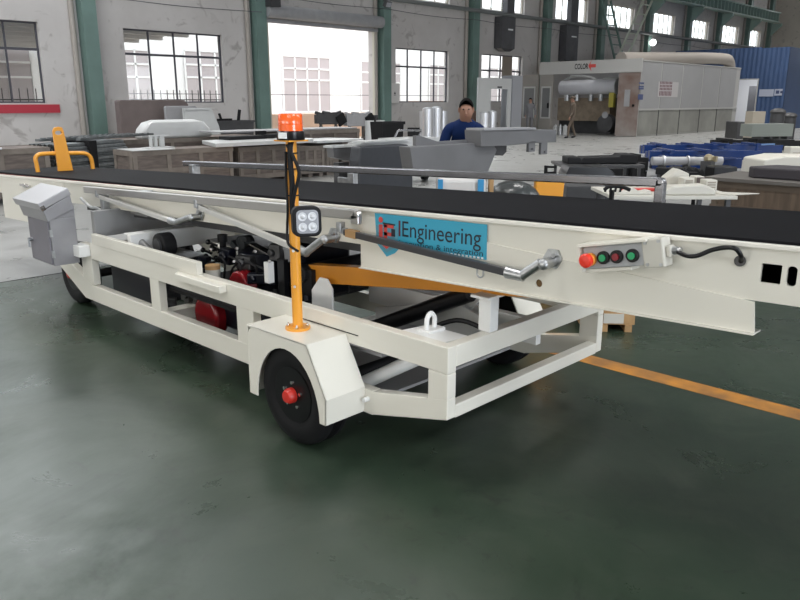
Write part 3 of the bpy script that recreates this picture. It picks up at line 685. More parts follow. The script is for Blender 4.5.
# tail fixings
a = atY(25, 185.5, BN-.02); MB().rbox(a, (.22, .02, .02)).rbox(a, (.06, .03, .035)).build('panel_latch', chrome, BL, bevel=.004)
a = atY(104, 194, 2.40); b = atY(140, 191, 2.40); tb = MB().bar(atY(94, 192, 2.4), atY(150, 192, 2.4), .05, .02).rbox(a+Vector((0, 0, -.06)), (.05, .05, .12)).rbox(a+Vector((.0, 0, -.13)), (.16, .06, .03)); tb.build('tail_rail_bracket', galv, BL, bevel=.004)
a = atY(96, 208, 2.42); MB().tube([a+Vector((-.25, 0, .05)), a+Vector((-.1, 0, 0)), a, a+Vector((.15, .02, -.03))], .012, 8).build('latch_lever', galv, BL, smooth=True)
a0 = atY(57, 228, 2.40); a1 = atY(60, 243, 2.40); a2 = atY(76, 245, 2.36); MB().tube([a0+Vector((0, 0, .05)), a0, a1, a1+Vector((.06, 0, -.015)), a2], .016, 8).build('tie_hook', galv, BL, smooth=True)

# stainless control cabinet
cabm = mat('cabinet_steel', (.36, .355, .37), .36, .55, var=.12, vscale=8)
c = MB().box((-5.73, 2.0, .465), (-5.35, 2.18, .80)); c.prism([(2.0, .80), (2.18, .80), (2.18, .885), (2.0, .80)], 0, -5.73, -5.35)
cab = c.build('control_cabinet', cabm, BL, bevel=.004)
MB().box((-5.725, 1.988, .475), (-5.365, 2.0, .80)).build('cabinet_door', mat('cabinet_door_steel', (.24, .23, .26), .42, .5, var=.12, vscale=5), cab, bevel=.004)
for z in (.70, .55): MB().rbox((-5.35, 2.0, z), (.012, .02, .05)).build('cabinet_hinge', galv, cab)
MB().cyl((-5.69, 1.965, .62), (-5.69, 1.99, .62), .014, n=12).rbox((-5.69, 1.965, .60), (.01, .012, .07)).build('cabinet_latch', galv, cab)
# sloping console on top
B_, E_, G_, C_ = (1.93, .913), (1.982, .786), (2.171, .858), (2.139, 1.009)
c = MB().prism([(1.958, .866), (1.982, .786), (2.171, .858), (2.154, .959)], 0, -5.78, -5.33).build('console_box', cabm, BL, bevel=.004)
MB().prism([(1.925, .918), (1.945, .868), (2.160, .962), (2.139, 1.012)], 0, -5.80, -5.322).build('console_lid', mat('bright_lid_steel', (.42, .415, .43), .34, .5), c, bevel=.005)  # cabinet steel made lighter, ceiling reflection put into its colour
c_ = MB().rbox((-5.318, 1.955, .885), (.006, .03, .035), rx=.4).build('lid_catch', chrome, c)

# stop bar on the belt
XB = -7.1; zb = bz(XB)
st = MB(); 
pa = [(2.80, zb), (2.935, zb), (2.90, zb+.39), (2.885, zb+.41), (2.86, zb+.415), (2.835, zb+.41), (2.82, zb+.39)]
hl = [(2.86+.018*math.cos(k*PI/6), zb+.382+.012*math.sin(k*PI/6)) for k in range(12)]
y_l, y_r = atX(58, 171, XB).y, atX(73, 171, XB).y
sc_ = [(y_l, zb), (y_r, zb-.0), (atX(64, 138, XB).y, zb+.36), (atX(62, 130, XB).y, zb+.392), (atX(58, 128, XB).y, zb+.40), (atX(54, 130, XB).y, zb+.392), (atX(53, 137, XB).y, zb+.36)]
cy_ = atX(58, 132.6, XB)
hl = [(cy_.y+.032*math.cos(k*PI/6), cy_.z-.002+.019*math.sin(k*PI/6)) for k in range(12)]
st = MB().prism(sc_, 0, XB-.012, XB+.012, holes=[hl]).build('stop_paddle', orange, BL, bevel=.003)
Lp = lambda x, y: tuple(atX(x, y, XB-.015))
MB().tube([Lp(38, 172), Lp(36.5, 164), Lp(35.5, 158.5), Lp(38, 155), Lp(43, 153.8), Lp(58, 153.2), Lp(74, 153), Lp(84, 153.3), Lp(89, 155.5), Lp(91.5, 160), Lp(93, 169)], .019, 12, 5).build('stop_handle', orange, st, smooth=True)

# control box on the panel
cbx = MB()
c0 = Vector((-1.215, BN-.045, 1.078)); th = .20
cbr = Matrix.Translation(c0) @ Matrix.Rotation(-math.radians(12.0), 4, 'Y')
mb = MB(); mb.xf = cbr; mb.box((-.155, -.032, -.040), (.115, .030, .040)); CB = mb.build('push_button_station', ctrlg, BL, bevel=.004)
mb = MB(); mb.xf = cbr; mb.box((.075, -.036, -.050), (.150, .030, .050)).box((.15, -.02, -.02), (.168, .02, .02)).build('end_cover', plastic_w, CB, bevel=.005)
for p in ((.09, -.037), (.138, .04), (.138, -.04), (.09, .037)):
    mb = MB(); mb.xf = cbr; mb.cyl((p[0], -.040, p[1]), (p[0], -.035, p[1]), .006, n=10).build('cover_screw', galv, CB)
mb = MB(); mb.xf = cbr
mb.box((-.17, -.05, .042), (.10, .044, .052)).box((-.165, -.02, -.055), (.02, .044, -.042)).box((-.175, -.045, -.05), (-.160, .044, .045)); mb.build('station_hood', cream, BL, bevel=.002)
for k, (dx, m_) in enumerate(((-.072, btng), (-.020, btnr), (.040, btng))):
    mb = MB(); mb.xf = cbr; mb.cyl((dx, -.032, -.002), (dx, -.046, -.002), .0235, n=24); bz_ = mb.build('push_button', black, CB, bevel=.002, smooth=True)
    mb = MB(); mb.xf = cbr; mb.cyl((dx, -.046, -.002), (dx, -.052, -.002), .0125, n=20); mb.build('button_cap', m_, bz_, smooth=True)
mb = MB(); mb.xf = cbr; mb.cyl((-.125, -.032, -.005), (-.125, -.055, -.005), .024, n=24); es = mb.build('emergency_stop', btnor, CB, bevel=.003, smooth=True)
mb = MB(); mb.xf = cbr; mb.lathe((-.125, -.055, -.005), (0, -1, 0), [(.018, 0), (.026, .008), (.026, .020), (.020, .026), (0, .028)], 24); mb.build('mushroom_button', btnred, es, smooth=True)
mb = MB(); mb.xf = cbr; mb.cyl((.165, 0, 0), (.185, 0, 0), .014, n=8).cyl((.185, 0, 0), (.198, 0, 0), .010, n=12); mb.build('cable_gland', galv, CB)
ca = cbr @ Vector((.19, 0, 0))
def cp_(x, y, Y): return tuple(atY(x, y, Y))
MB().tube([tuple(ca), cp_(678, 252, 2.40), cp_(688, 256, 2.39), cp_(698, 255.5, 2.39), cp_(712, 250, 2.40), cp_(727, 247.5, 2.40), cp_(736, 249, 2.40), cp_(741, 256, 2.415), cp_(741, 261, 2.44)], .0078, 10).cyl(cp_(740, 261, BN-.012), cp_(740, 261, BN), .018, n=20).build('control_cable', black, BL, smooth=True)


#BG_START
# ================================================================== THINGS IN THE HALL
def crate(label, x0, y0, x1, y1, z0, z1, group=None, m=wood, m2=wood2, nb=3):
    t = thing('wooden_crate', label, 'crate', ((x0+x1)/2, (y0+y1)/2, z0), group)
    MB().box((x0+.02, y0+.02, z0+.08), (x1-.02, y1-.02, z1-.01)).build('crate_panel', m, t)
    b = MB()
    for z in (z0+.08, z1-.09):
        b.box((x0, y0, z), (x1, y0+.02, z+.09)).box((x0, y1-.02, z), (x1, y1, z+.09)).box((x0, y0+.02, z), (x0+.02, y1-.02, z+.09)).box((x1-.02, y0+.02, z), (x1, y1-.02, z+.09))
    b.box((x1-.021, y0+.02, (z0+z1)/2-.03), (x1-.005, y1-.02, (z0+z1)/2+.05))
    for k in range(nb+1):
        y = y0+.02+(y1-y0-.12)*k/nb; b.box((x1-.019, y, z0+.17), (x1+.001, y+.08, z1-.09))
    for x in (x0+.02, x1-.10): b.box((x, y0-.001, z0+.17), (x+.08, y0+.019, z1-.09))
    b.build('crate_frame', m2, t)
    for k in range(3):
        y = y0+.05+(y1-y0-.2)*k/2; MB().box((x0+.03, y, z0), (x1-.03, y+.1, z0+.08)).build('foot', m2, t)
    return t
G = 'wooden crates along the left wall'
def zx(px_, py_, X): p = atX(px_, py_, X); return (p.y, p.z)
crate('long grey wooden crate at far left behind the orange stop bar', -13.9, 2.0, -12.9, zx(50, 150, -12.9)[0], 0, .86, G, nb=4)
crate('brown wooden crate beside the striped tube bundle, under the white frame bracket', -13.1, zx(131, 150, -12.4)[0], -12.4, 8.2, 0, .76, G)
crate('brown wooden crate under the long pale sheets, second right of the tube bundle', -13.6, 8.45, -12.6, 9.75, 0, .72, G)
crate('dark brown wooden crate behind the post of the amber beacon', -13.9, 9.95, -12.7, 10.75, 0, .66, G)
crate('pale upright crate just behind the amber beacon post', -13.5, 10.8, -12.75, 11.2, 0, .68, G, m=pipem)
crate('brown crate between the beacon and the open grey trough', -13.6, 11.35, -12.8, 12.4, 0, .70, G)
# pallet piece lying before the crates
tag(MB().box((-12.1, 7.4, 0), (-11.2, 7.5, .12)).box((-12.1, 7.4, .12), (-11.2, 8.6, .15)).box((-12.1, 8.5, 0), (-11.2, 8.6, .12)).box((-12.1, 7.95, 0), (-11.2, 8.05, .12)).build('pallet', pine), 'low wooden pallet on the floor in front of the crates', 'pallet')

def sheet(name, label, cat, pts, z, th, m, parent=None):
    o = MB().prism([(p[0], p[1]) for p in pts], 2, z, z+th).build(name, m, parent, bevel=.004)
    return tag(o, label, cat)
def zx(px_, py_, X): p = atX(px_, py_, X); return (p.y, p.z)
# things on the left crate
sheet('metal_sheet', 'shiny metal sheet laid over the far left crate', 'sheet', [(-13.9, 2.1), (-12.8, 2.1), (-12.8, 4.2), (-13.8, 4.3)], .861, .03, silver)
t = thing('bracket_bar', 'dark toothed steel bar lying on the metal sheet at far left', 'bar', (-13.2, 3.9, .892))
MB().box((-13.25, 2.8, .892), (-13.15, 4.15, .93)).build('bar', dkgrey, t)
for k in range(5): MB().box((-13.24, 3.8+k*.07, .93), (-13.16, 3.84+k*.07, .965)).build('tooth', dkgrey, t)
tag(MB().box((-13.7, 2.6, .892), (-13.4, 3.4, .99)).build('steel_part', blackm), 'black steel part on the far left crate behind the toothed bar', 'steel part')
tag(MB().box((-16.4, 3.6, 0), (-15.9, 5.05, 1.03)).box((-16.5, 3.5, 1.03), (-15.8, 5.12, 1.08)).build('workbench', midgrey), 'grey workbench behind the far left crate', 'workbench')
tag(MB().box((-16.2, 3.7, 1.08), (-16.0, 4.45, 1.2)).box((-16.2, 4.5, 1.08), (-16.0, 4.95, 1.17)).build('flat_bar', blackm), 'dark flat bars on the workbench below the left window', 'bar')
yrb = zx(60, 108, WX+.06)[0]
tag(MB().box((WX+.003, 3.5, zx(30, 113, WX)[1]), (WX+.06, yrb, zx(30, 104.5, WX)[1])).build('red_board', redb), 'long red board fixed under the left window', 'board')

# strapped bundle of tubes
TB = thing('tube_bundle', 'strapped bundle of hexagon stacked steel tubes between two crates', 'tube bundle', (-13.65, 5.2, 0))
TB.rotation_euler.z = .5
r = .037; n = 0; rows = 10
for j in range(rows):
    cols = 10-(1 if j in (0, rows-1) else 0)
    for i in range(cols):
        x = -14.02+i*2*r+(r if j % 2 else 0); z = .22+r+j*r*1.74
        if n < 98:
            tb = MB().cyl((x, 5.2+.02*((i*7+j*3) % 3), z), (x, 7.0, z), r, n=8).build('tube', tubeg, TB, smooth=True); n += 1
            if j: MB().cyl((x, 5.192+.02*((i*7+j*3) % 3), z), (x, 5.199+.02*((i*7+j*3) % 3), z), r*.78, n=8).build('tube_bore', tubedark, tb)
MB().box((-14.08, 5.85, .21), (-13.26, 6.05, .90)).build('strap', blackm, TB)
for y in (5.5, 6.7): MB().box((-14.1, y, 0), (-13.25, y+.1, .22)).build('timber_bearer', wood2, TB)
for k, (y, x) in enumerate(((5.3, -13.9), (5.5, -13.68), (5.8, -13.45))):
    o = MB().box((x-.05, y, .905), (x+.05, y+2.3, .95))
    for q in range(12): o.box((x-.03, y+.1+q*.18, .95), (x+.03, y+.18+q*.18, .965))
    o = o.build('perforated_rail', tubeg); pv_ = Vector((-13.65, 5.2, 0)); o.location = pv_+Matrix.Rotation(.5, 3, 'Z') @ (o.location-pv_); o.rotation_euler.z = .5
    tag(o, ('nearest', 'middle', 'farthest')[2-k]+' perforated steel rail on top of the tube bundle', 'rail', 'perforated rails')

# slabs and panels against the wall
def lean(name, label, cat, a, b, X, th, z0, ztop, m, rad=.06):
    o = MB(); o.prism([(a, z0), (b, z0), (b, ztop-rad), (b-rad, ztop), (a+rad*.3, ztop), (a, ztop-rad*.3)], 0, X-th, X)
    return tag(o.build(name, m, bevel=.015), label, cat)
ya, za = zx(119, 100, -20.5); yb, _ = zx(188, 100, -20.5)
lean('foam_slab', 'big brown foam slab standing under the wide window', 'slab', ya, yb, -20.5, .3, 0, za, foam, .12)
ya, za = zx(165, 106, -20.0); yb, _ = zx(200, 106, -20.0)
lean('grey_panel', 'grey rounded panel standing right of the brown slab', 'panel', ya, yb, -20.0, .1, 0, za, midgrey, .15)
ya, za = zx(184, 108, -19.5); yb, _ = zx(211, 108, -19.5); yc, _ = zx(219, 128, -19.5)
tag(MB().prism([(ya, 0), (yc+.2, 0), (yc, .9), (yb, za), (ya, za)], 0, -19.6, -19.5).box((-19.5, ya+.05, za-.05), (-19.47, yb-.05, za-.01)).build('fibreglass_board', frp), 'pale trapezoid panel standing beside the dark bin', 'panel')
# white moulded hull on the crates
def hull(name, label, Y0, Y1, X0, X1, z0, z1, m):
    o = MB(); R_ = []
    lv = [(0, 0), (.03, .5), (.10, .85), (.22, 1.0)]
    vs = []; 
    for ins, t in lv:
        dx = (X1-X0)*ins*.6; dy = (Y1-Y0)*ins; z = z0+(z1-z0)*t
        vs += [(X0+dx, Y0+dy, z), (X1-dx, Y0+dy, z), (X1-dx, Y1-dy, z), (X0+dx, Y1-dy, z)]
    fs = [(0, 3, 2, 1), (12, 13, 14, 15)]
    for k in range(3):
        for i in range(4): fs.append((k*4+i, k*4+(i+1) % 4, k*4+4+(i+1) % 4, k*4+4+i))
    o.add(vs, fs); return tag(o.build(name, m, bevel=.05, smooth=True), label, 'moulding')
crate('grey wooden crate in the back row carrying the white moulded hull', -15.9, 7.2, -14.95, 10.6, 0, .82, G)
ya, za = zx(142, 134, -15.0); yb, _ = zx(213, 134, -15.0); _, zt = zx(180, 119.5, -15.2)
hull('moulded_hull', 'white glossy moulded hull lying on the back row of crates', ya, yb, -15.4, -15.0, .821, zt, frp)
t = thing('frame_bracket', 'small white frame bracket standing on the crate beside the tube bundle', 'bracket', (-12.8, 7.3, .79))
pts = [zx(150, 139, -12.75)[0], zx(154.5, 139, -12.75)[0], zx(160, 139, -12.75)[0], zx(170, 139, -12.75)[0]]
MB().box((-12.8, pts[0], .79), (-12.74, pts[0]+.04, .98)).box((-12.8, pts[1], .79), (-12.74, pts[1]+.05, .98)).build('upright', frp, t)
MB().box((-12.8, pts[2], .79), (-12.74, pts[2]+.08, .98)).build('upright', frp, t)
MB().box((-12.801, pts[0]-.01, .98), (-12.739, pts[3], 1.0)).build('top_bar', frp, t)
MB().box((-12.9, pts[0]-.1, .774), (-12.6, pts[3], .79)).build('base_plate', frp, t)
# flat white sheets on crates
sheet('flat_sheet', 'thin pale sheet on the crate under the frame bracket', 'sheet', [(-13.05, 6.2), (-12.35, 6.15), (-12.35, 6.95), (-13.05, 6.95)], .761, .012, frp)
sheet('fibreglass_moulding', 'wide pale moulded panel overhanging the middle crates', 'panel', [(-13.5, 8.2), (-12.3, 7.75), (-12.35, 10.1), (-12.6, 10.35), (-13.5, 10.2)], .762, .07, frp)
sheet('fibreglass_moulding', 'pale panel reaching behind the amber beacon with a folded corner', 'panel', [(-13.6, 10.4), (-12.6, 10.45), (-12.55, 11.75), (-12.7, 11.9), (-13.6, 11.6)], .721, .05, frp)
sheet('long_sheet', 'long grey sheet lying behind the pale moulded panels', 'sheet', [(-14.9, 9.0), (-14.1, 9.0), (-14.1, 13.0), (-14.9, 13.0)], .93, .03, midgrey)
crate('low grey crate carrying the long grey sheet behind the panels', -14.9, 10.6, -14.0, 13.0, 0, .93, G)
a = MB().box((-13.5, 8.6, .833), (-13.1, 9.5, .90)).rbox((-13.2, 9.7, .88), (.15, .5, .08), rz=.3).rbox((-13.3, 9.5, .95), (.05, .25, .08))
tag(a.build('hand_tool', blackm), 'black power tool lying on the pale moulded panel', 'tool')
# dark bins by the wall
def open_bin(label, x0, y0, x1, y1, z1, m, z0=0, name='storage_bin', cat='bin', taper=.06):
    o = MB(); t_ = .03
    lo = [(x0+taper, y0+taper), (x1-taper, y0+taper), (x1-taper, y1-taper), (x0+taper, y1-taper)]; hi = [(x0, y0), (x1, y0), (x1, y1), (x0, y1)]
    hin = [(x0+t_, y0+t_), (x1-t_, y0+t_), (x1-t_, y1-t_), (x0+t_, y1-t_)]; lin = [(x0+taper+t_, y0+taper+t_), (x1-taper-t_, y0+taper+t_), (x1-taper-t_, y1-taper-t_), (x0+taper+t_, y1-taper-t_)]
    vs = [(a, b, z0) for a, b in lo]+[(a, b, z1) for a, b in hi]+[(a, b, z1) for a, b in hin]+[(a, b, z0+.05) for a, b in lin]
    fs = [(0, 1, 2, 3), (12, 13, 14, 15)]
    for k in range(3):
        for i in range(4): fs.append((k*4+i, k*4+(i+1) % 4, k*4+4+(i+1) % 4, k*4+4+i))
    o.add(vs, fs); o.box((x1-.0, y0-.02, z1-.06), (x1+.02, y1+.02, z1))
    return tag(o.build(name, m), label, cat)
ya, za = zx(216, 121, -20.2); yb, _ = zx(254, 121, -20.2)
open_bin('dark blue bin against the wall left of the roller door', -21.0, ya, -20.2, yb, za, dkgrey)
tl = MB().rbox((-20.5, ya+.5, za+.02), (.1, .5, .08)).rbox((-20.5, ya+.35, za+.12), (.05, .06, .2), rx=.3).rbox((-20.5, yb-.35, za+.15), (.06, .08, .35), rx=-.2)
tag(tl.build('tool_pile', blackm), 'dark tools sticking out of the dark blue bin', 'tool')

# steel assemblies on trestles in front of the roller door
def trestle_beam(label, a, b, X, zc, h, dep, m):
    t = thing('steel_assembly', label, 'steel part', (X, (a+b)/2, 0))
    MB().box((X-dep, a, zc-h/2), (X, b, zc+h/2)).box((X-.02, a+.05, zc-h/2-.03), (X+.02, b-.05, zc-h/2+.04)).build('beam', m, t, bevel=.01)
    for q_, (u_, w_) in enumerate(((.12, .18), (.4, .30), (.62, .14), (.86, .24))): MB().rbox((X-dep*.5, a+(b-a)*u_, zc+h/2+.03), (.12, .28, w_*.5), rx=.2*q_-.3).build('welded_lug', m, t)
    MB().rbox((X+.02, b-.1, zc-.02), (.1, .35, h*1.2), rx=.5).build('end_fork', blackm, t)
    for y in (a+.2, b-.25):
        MB().bar((X-dep-.15, y, 0), (X-dep*.5, y, zc-h/2), .05, .05).bar((X+.15, y, 0), (X-dep*.4, y, zc-h/2), .05, .05).box((X-dep-.1, y-.02, .3), (X+.08, y+.02, .34)).build('trestle', wood2, t)
    return t
c1, d1 = zx(320, 123, -17.4), zx(345, 123, -17.4)
trestle_beam('left dark grey steel assembly on trestles inside the roller door', zx(318, 123, -20)[0], zx(343, 123, -20)[0], -20, zx(330, 119, -20)[1], .30, .2, dkgrey)
trestle_beam('right grey steel assembly on trestles inside the roller door', zx(347, 123, -20)[0], zx(372, 123, -20)[0], -20, zx(330, 121, -20)[1], .36, .2, midgrey)
tag(MB().box((-20.8, zx(376.5, 120, -20)[0], 0), (-20.0, zx(381, 120, -20)[0], .95)).rbox((-20.3, zx(379, 120, -20)[0], 1.0), (.3, .2, .2), rz=.3).build('air_compressor', dkgrey), 'dark machine by the right edge of the roller door', 'machine')
for k, (x, y) in enumerate(((-18.6, zx(369.5, 120, -18.6)[0]), (-18.5, zx(380.5, 120, -18.5)[0]))):
    tag(MB().cyl((x, y, 0), (x, y, .96), .16, .15, n=20).build('white_roll', frp, smooth=True), ('left', 'right')[k]+' of two white upright rolls right of the trestles', 'roll', 'white upright rolls')
tag(MB().box((-27.5, 17, -.02), (-26.4, 29, 1.05)).box((-29, 30.5, -.02), (-28, 33, 1.6)).build('courtyard_stack', mat('sun_toned_timber', (.75, .55, .42), .8)), 'timber stack in a painted sunny tone out in the courtyard', 'timber')  # warm pale colour carries the sunshine; no sun lamp lights the stack

# trough, wrapped box and the grey boom weldment in the middle
t = thing('steel_trough', 'open grey steel trough between the crates and the black wrapped box', 'trough', (-8.9, 8.1, 0))
Xt = -8.6
ya, za = zx(334, 148, Xt); yb, _ = zx(357, 148, Xt); yc, _ = zx(352, 170, Xt)
MB().prism([(ya, .78), (yc, .70), (yb+.1, za), (ya-.02, za)], 0, Xt-.15, Xt).build('trough_body', greyp, t)
MB().box((Xt-.2, ya-.04, za), (Xt+.02, ya+.02, za+.03)).box((Xt-.02, ya-.02, za), (Xt+.03, yb+.1, za+.03)).box((Xt-.22, ya, za), (Xt-.18, yb+.1, za+.03)).build('trough_rim', frp, t)
MB().box((Xt-.14, yc-.25, 0), (Xt-.02, yc-.05, .69)).build('support_box', dkgrey, t)
t = thing('wrapped_box', 'large box wrapped in dark plastic under pale sheets', 'box', (-8.2, 8.7, 0))
ya, za = zx(361, 147, -8.0); yb, zb2 = zx(408, 143, -8.0); yl, _ = zx(359, 166, -8.0); yr, _ = zx(413, 166, -8.0)
MB().prism([(yl, 0), (yr, 0), (yr, .75), (yb, za), (ya, za), (yl, .75)], 0, -8.22, -8.0).build('box_body', mat('dark_wrap', (.035, .038, .045), .45, bump=.8, bscale=7), t, bevel=.02)
ya2, _ = zx(353, 145, -8.2); yb2, _ = zx(410, 141, -8.2)
for k in range(3): tag(MB().box((-8.4+.03*k, ya2+.05*k, za+.001+.025*k), (-8.15+.05*k, yb2-.1*k, za+.022+.025*k)).build('pale_sheet', frp), ('bottom', 'middle', 'top')[k]+' one of three pale sheets stacked on the black wrapped box', 'sheet', 'pale sheets on the wrapped box')
Xg = -4.6
gz = lambda x, y, X=Xg: zx(x, y, X)
W = thing('boom_weldment', 'big grey primed steel boom weldment the worker in navy leans over', 'steel part', (-4.8, 6, 0))
pl = [gz(410, 147), gz(478, 143), gz(492, 142), gz(497, 150), gz(493, 160), gz(487, 175), gz(420, 177), gz(413, 168)]
MB().prism(pl, 0, Xg-.14, Xg).build('main_body', greyp, W, bevel=.006)
pl = [gz(474, 130), gz(540, 129.5), gz(550, 129.5), gz(550, 142), gz(524, 143), gz(500, 145.5), gz(475, 146.5)]
MB().prism(pl, 0, Xg-.12, Xg+.08).build('arm_beam', greyp, W, bevel=.006)
MB().prism([gz(484, 128.5, Xg+.1), gz(536, 127.5, Xg+.1), gz(536, 129.3, Xg+.1), gz(484, 130.5, Xg+.1)], 0, Xg-.12, Xg+.1).build('top_flange', midgrey, W)
MB().prism([gz(424, 136), gz(428, 136), gz(446, 142), gz(478, 140), gz(478, 146), gz(424, 148)], 0, Xg-.139, Xg-.10).build('end_plate', greyp, W)
for (xa, xb, yb_, cx, cy) in ((529, 535, 151.5, 532, 149), (541.5, 547, 154, 544.5, 152)):
    p0, p1 = gz(xa, 142, Xg+.08), gz(xb, yb_, Xg+.08); c_y, c_z = gz(cx, cy, Xg+.08)
    MB().prism([(p0[0], p1[1]), (p1[0], p1[1]), (p1[0], p0[1]), (p0[0], p0[1])], 0, Xg+.05, Xg+.08, holes=[[(c_y+.013*math.cos(k*PI/5), c_z+.013*math.sin(k*PI/5)) for k in range(10)]]).build('lug', greyp, W)
for xa, xb in ((492, 496), (503, 507)):
    p0, p1 = gz(xa, 150), gz(xb, 150); MB().box((Xg-.30, p0[0], 0), (Xg-.25, p1[0], p0[1]+.1)).build('leg', dkgrey, W)
MB().prism([gz(497, 145), gz(508.5, 144), gz(508, 152), gz(504, 156), gz(497, 154)], 0, Xg-.3, Xg-.02).build('knee_plate', dkgrey, W)
MB().box((Xg-.13, gz(425, 170)[0], 0), (Xg-.10, gz(430, 170)[0], .7)).build('leg', dkgrey, W)
MB().box((Xg-.1, gz(425, 170)[0], 0), (Xg-.05, gz(430, 170)[0], .7)).build('leg', dkgrey, W)
# dark bin, trolley
ya, za = zx(382, 122, -11); yb, _ = zx(404, 122, -11)
open_bin('tall black plastic bin behind the wrapped box', -11.35, ya, -11.0, yb, za, blackm, name='plastic_bin')
t = thing('hand_trolley', 'hand trolley with bent tube handle behind the boom weldment', 'trolley', (-10.3, 11.6, 0))
P1 = lambda x, y: tuple(atX(x, y, -10.3))
MB().tube([P1(395, 137), P1(398, 131), P1(401, 130.3), P1(412, 130.3), P1(421, 130.5)], .02, 8).tube([P1(421, 131), P1(419, 136), P1(414, 143)], .02, 8).build('handle', steel, t)
MB().box((-10.8, P1(396, 140)[1], .15), (-10.2, P1(436, 140)[1], P1(396, 139)[2])).build('deck', frp, t)
for y in (P1(400, 140)[1], P1(434, 140)[1]): MB().cyl((-10.6, y, .08), (-10.5, y, .08), .08, n=16).build('castor', blackm, t)
tag(MB().box((-10.7, P1(422, 130)[1], .9), (-10.5, P1(427, 130)[1], P1(424, 128)[2])).build('tool_block', blackm), 'small black block standing on the trolley end', 'block')

# silver wrapped columns in front of the wall
sp_ = [(428, 109, 5.5), (437, 108, 5.5), (485, 113, 5), (492.5, 112, 4.5)]
nm = ['left', 'second', 'third', 'rightmost']
for k, (x, yt, wpx) in enumerate(sp_):
    p = atX(x, yt, -20.3); rr_ = wpx*p.dot(HV)/743
    tag(MB().cyl((p.x, p.y, 0), (p.x, p.y, p.z), rr_, n=18).ball((p.x, p.y, p.z), rr_, 14, (1, 1, .3)).build('foil_roll', silver, smooth=True), nm[k]+' silver foil wrapped column standing before the wall behind the worker', 'roll', 'silver foil rolls')
for k, x in enumerate((424, 443)):
    p = atX(x, 111, -21.6); tag(MB().cyl((p.x, p.y, 0), (p.x, p.y, p.z), .2, n=16).build('foil_roll', silver, smooth=True), 'slim silver roll at the '+('left', 'right')[k]+' end of the back pair behind the worker', 'roll', 'silver foil rolls')

# electric box on the wall, downpipe
t = thing('electrical_box', 'white wall box with a triangle mark beside the roller door column', 'electrical box', (WX+.1, 23.78, 1.51))
MB().box((WX+.003, 23.5, 1.51), (WX+.2, 24.06, 2.33)).build('box', mat('offwhite_box', (.62, .60, .58), .5), t, bevel=.01)
MB().prism([(23.72, 1.88), (23.84, 1.88), (23.78, 2.0)], 0, WX+.2, WX+.203).box((WX+.2, 23.72, 1.83), (WX+.203, 23.84, 1.85)).build('triangle_mark', blackm, t)
MB().cyl((WX+.08, 23.6, 0), (WX+.08, 23.6, 1.51), .03, n=10).build('conduit', blackm, t)
# flood lamp on the column
t = thing('flood_light', 'small flood light on the column right of the roller door', 'lamp', (WX+.7, 23.2, 4.9))
p = atX(387.5, 4, WX+.75); MB().rbox(p, (.15, .32, .24), ry=.5).build('housing', dkgrey, t); MB().rbox(p+Vector((.07, 0, -.04)), (.02, .26, .18), ry=.5).build('lens', ledm, t)
MB().bar((WX+.38, 23.2, p.z+.1), p, .04, .04).build('arm', dkgrey, t)

# ducts hanging on the wall
def duct(label, a, b, zb_, X=WX+.5):
    t = thing('air_duct', label, 'duct', (X-.35, (a+b)/2, zb_), 'wall ducts')
    MB().box((WX+.05, a, zb_+.12), (X, b, 5.56)).build('duct_box', ductm, t)
    MB().box((WX+.15, a+.45, 5.56), (X-.05, b-.05, CH)).build('duct_riser', ductm, t)
    MB().prism([(a, zb_+.12), (b, zb_+.12), (b-.35, zb_-.02), (a+.3, zb_-.02)], 0, WX+.1, X-.02).build('duct_mouth', dkgrey, t)
    MB().box((X, a+.5, 4.95), (X+.01, b-.2, 5.02)).build('label_strip', stwhite, t)
duct('dark wall duct hanging above the portable office', 30.9, 32.0, 3.98)
duct('dark wall duct hanging behind the machine header', 36.7, 37.9, 3.6)

# portable office door frame
PX0 = atZ(478, 137.5, 0); Yo = 28.6
t = thing('portable_office', 'white portable office wall with an open doorway', 'office', (-21.6, 28.8, 0))
Xo = -21.6
def oy(x): return zx(x, 100, Xo)[0]
zt = zx(490, 78, Xo)[1]; zd = zx(500, 89, Xo)[1]
MB().prism([(oy(478), 0), (oy(491), 0), (oy(491), zd), (oy(508), zd), (oy(508), 0), (oy(511), 0), (oy(511), zt), (oy(478), zt)], 0, Xo-.08, Xo).build('office_wall', mat('office_white', (.55, .56, .56), .5), t)
MB().box((Xo, oy(497), zt-.42), (Xo+.01, oy(501.5), zt-.36)).build('door_label', blackm, t)
tag(MB().box((Xo-.6, oy(511.5), 0), (Xo+.05, oy(521), zt+.15)).box((Xo+.05, oy(512.2), 1.2), (Xo+.055, oy(520.5), 1.22)).prism([(oy(513), 1.7), (oy(515), 1.75), (oy(513.6), 1.95)], 0, Xo+.05, Xo+.06).build('switch_cabinet', mat('switch_cabinet_paint', (.36, .37, .40), .4)), 'grey lilac switch cabinet right of the white office doorway', 'cabinet')
t = thing('brown_chair', 'dark brown padded chair seen through the office doorway', 'chair', (-22.3, oy(500), 0))
MB().box((-22.5, oy(498), .5), (-22.0, oy(505), .62)).build('seat', mat('brown_leather', (.12, .06, .045), .5), t); MB().box((-22.5, oy(497.5), .6), (-22.35, oy(502), 1.1)).build('backrest', MATS['brown_leather'], t)
for y in (oy(498.3), oy(504.5)): MB().box((-22.2, y, 0), (-22.15, y+.04, .5)).build('leg', blackm, t)
tag(MB().box((-22.9, oy(492), 0), (-22.55, oy(495.5), 1.15)).build('brown_cabinet', mat('brown_cabinet_paint', (.14, .085, .065), .6)), 'narrow brown cabinet just inside the office doorway', 'cabinet')

# ---- the blast machine booth
BY, BX0, BX1, BYe = 32.65, -23.2+4.1, -16.5, 44.35
t = thing('machine_booth', 'large pale grey panelled machine booth with a header sign over its open front', 'machine', (-17.8, 38, 0))
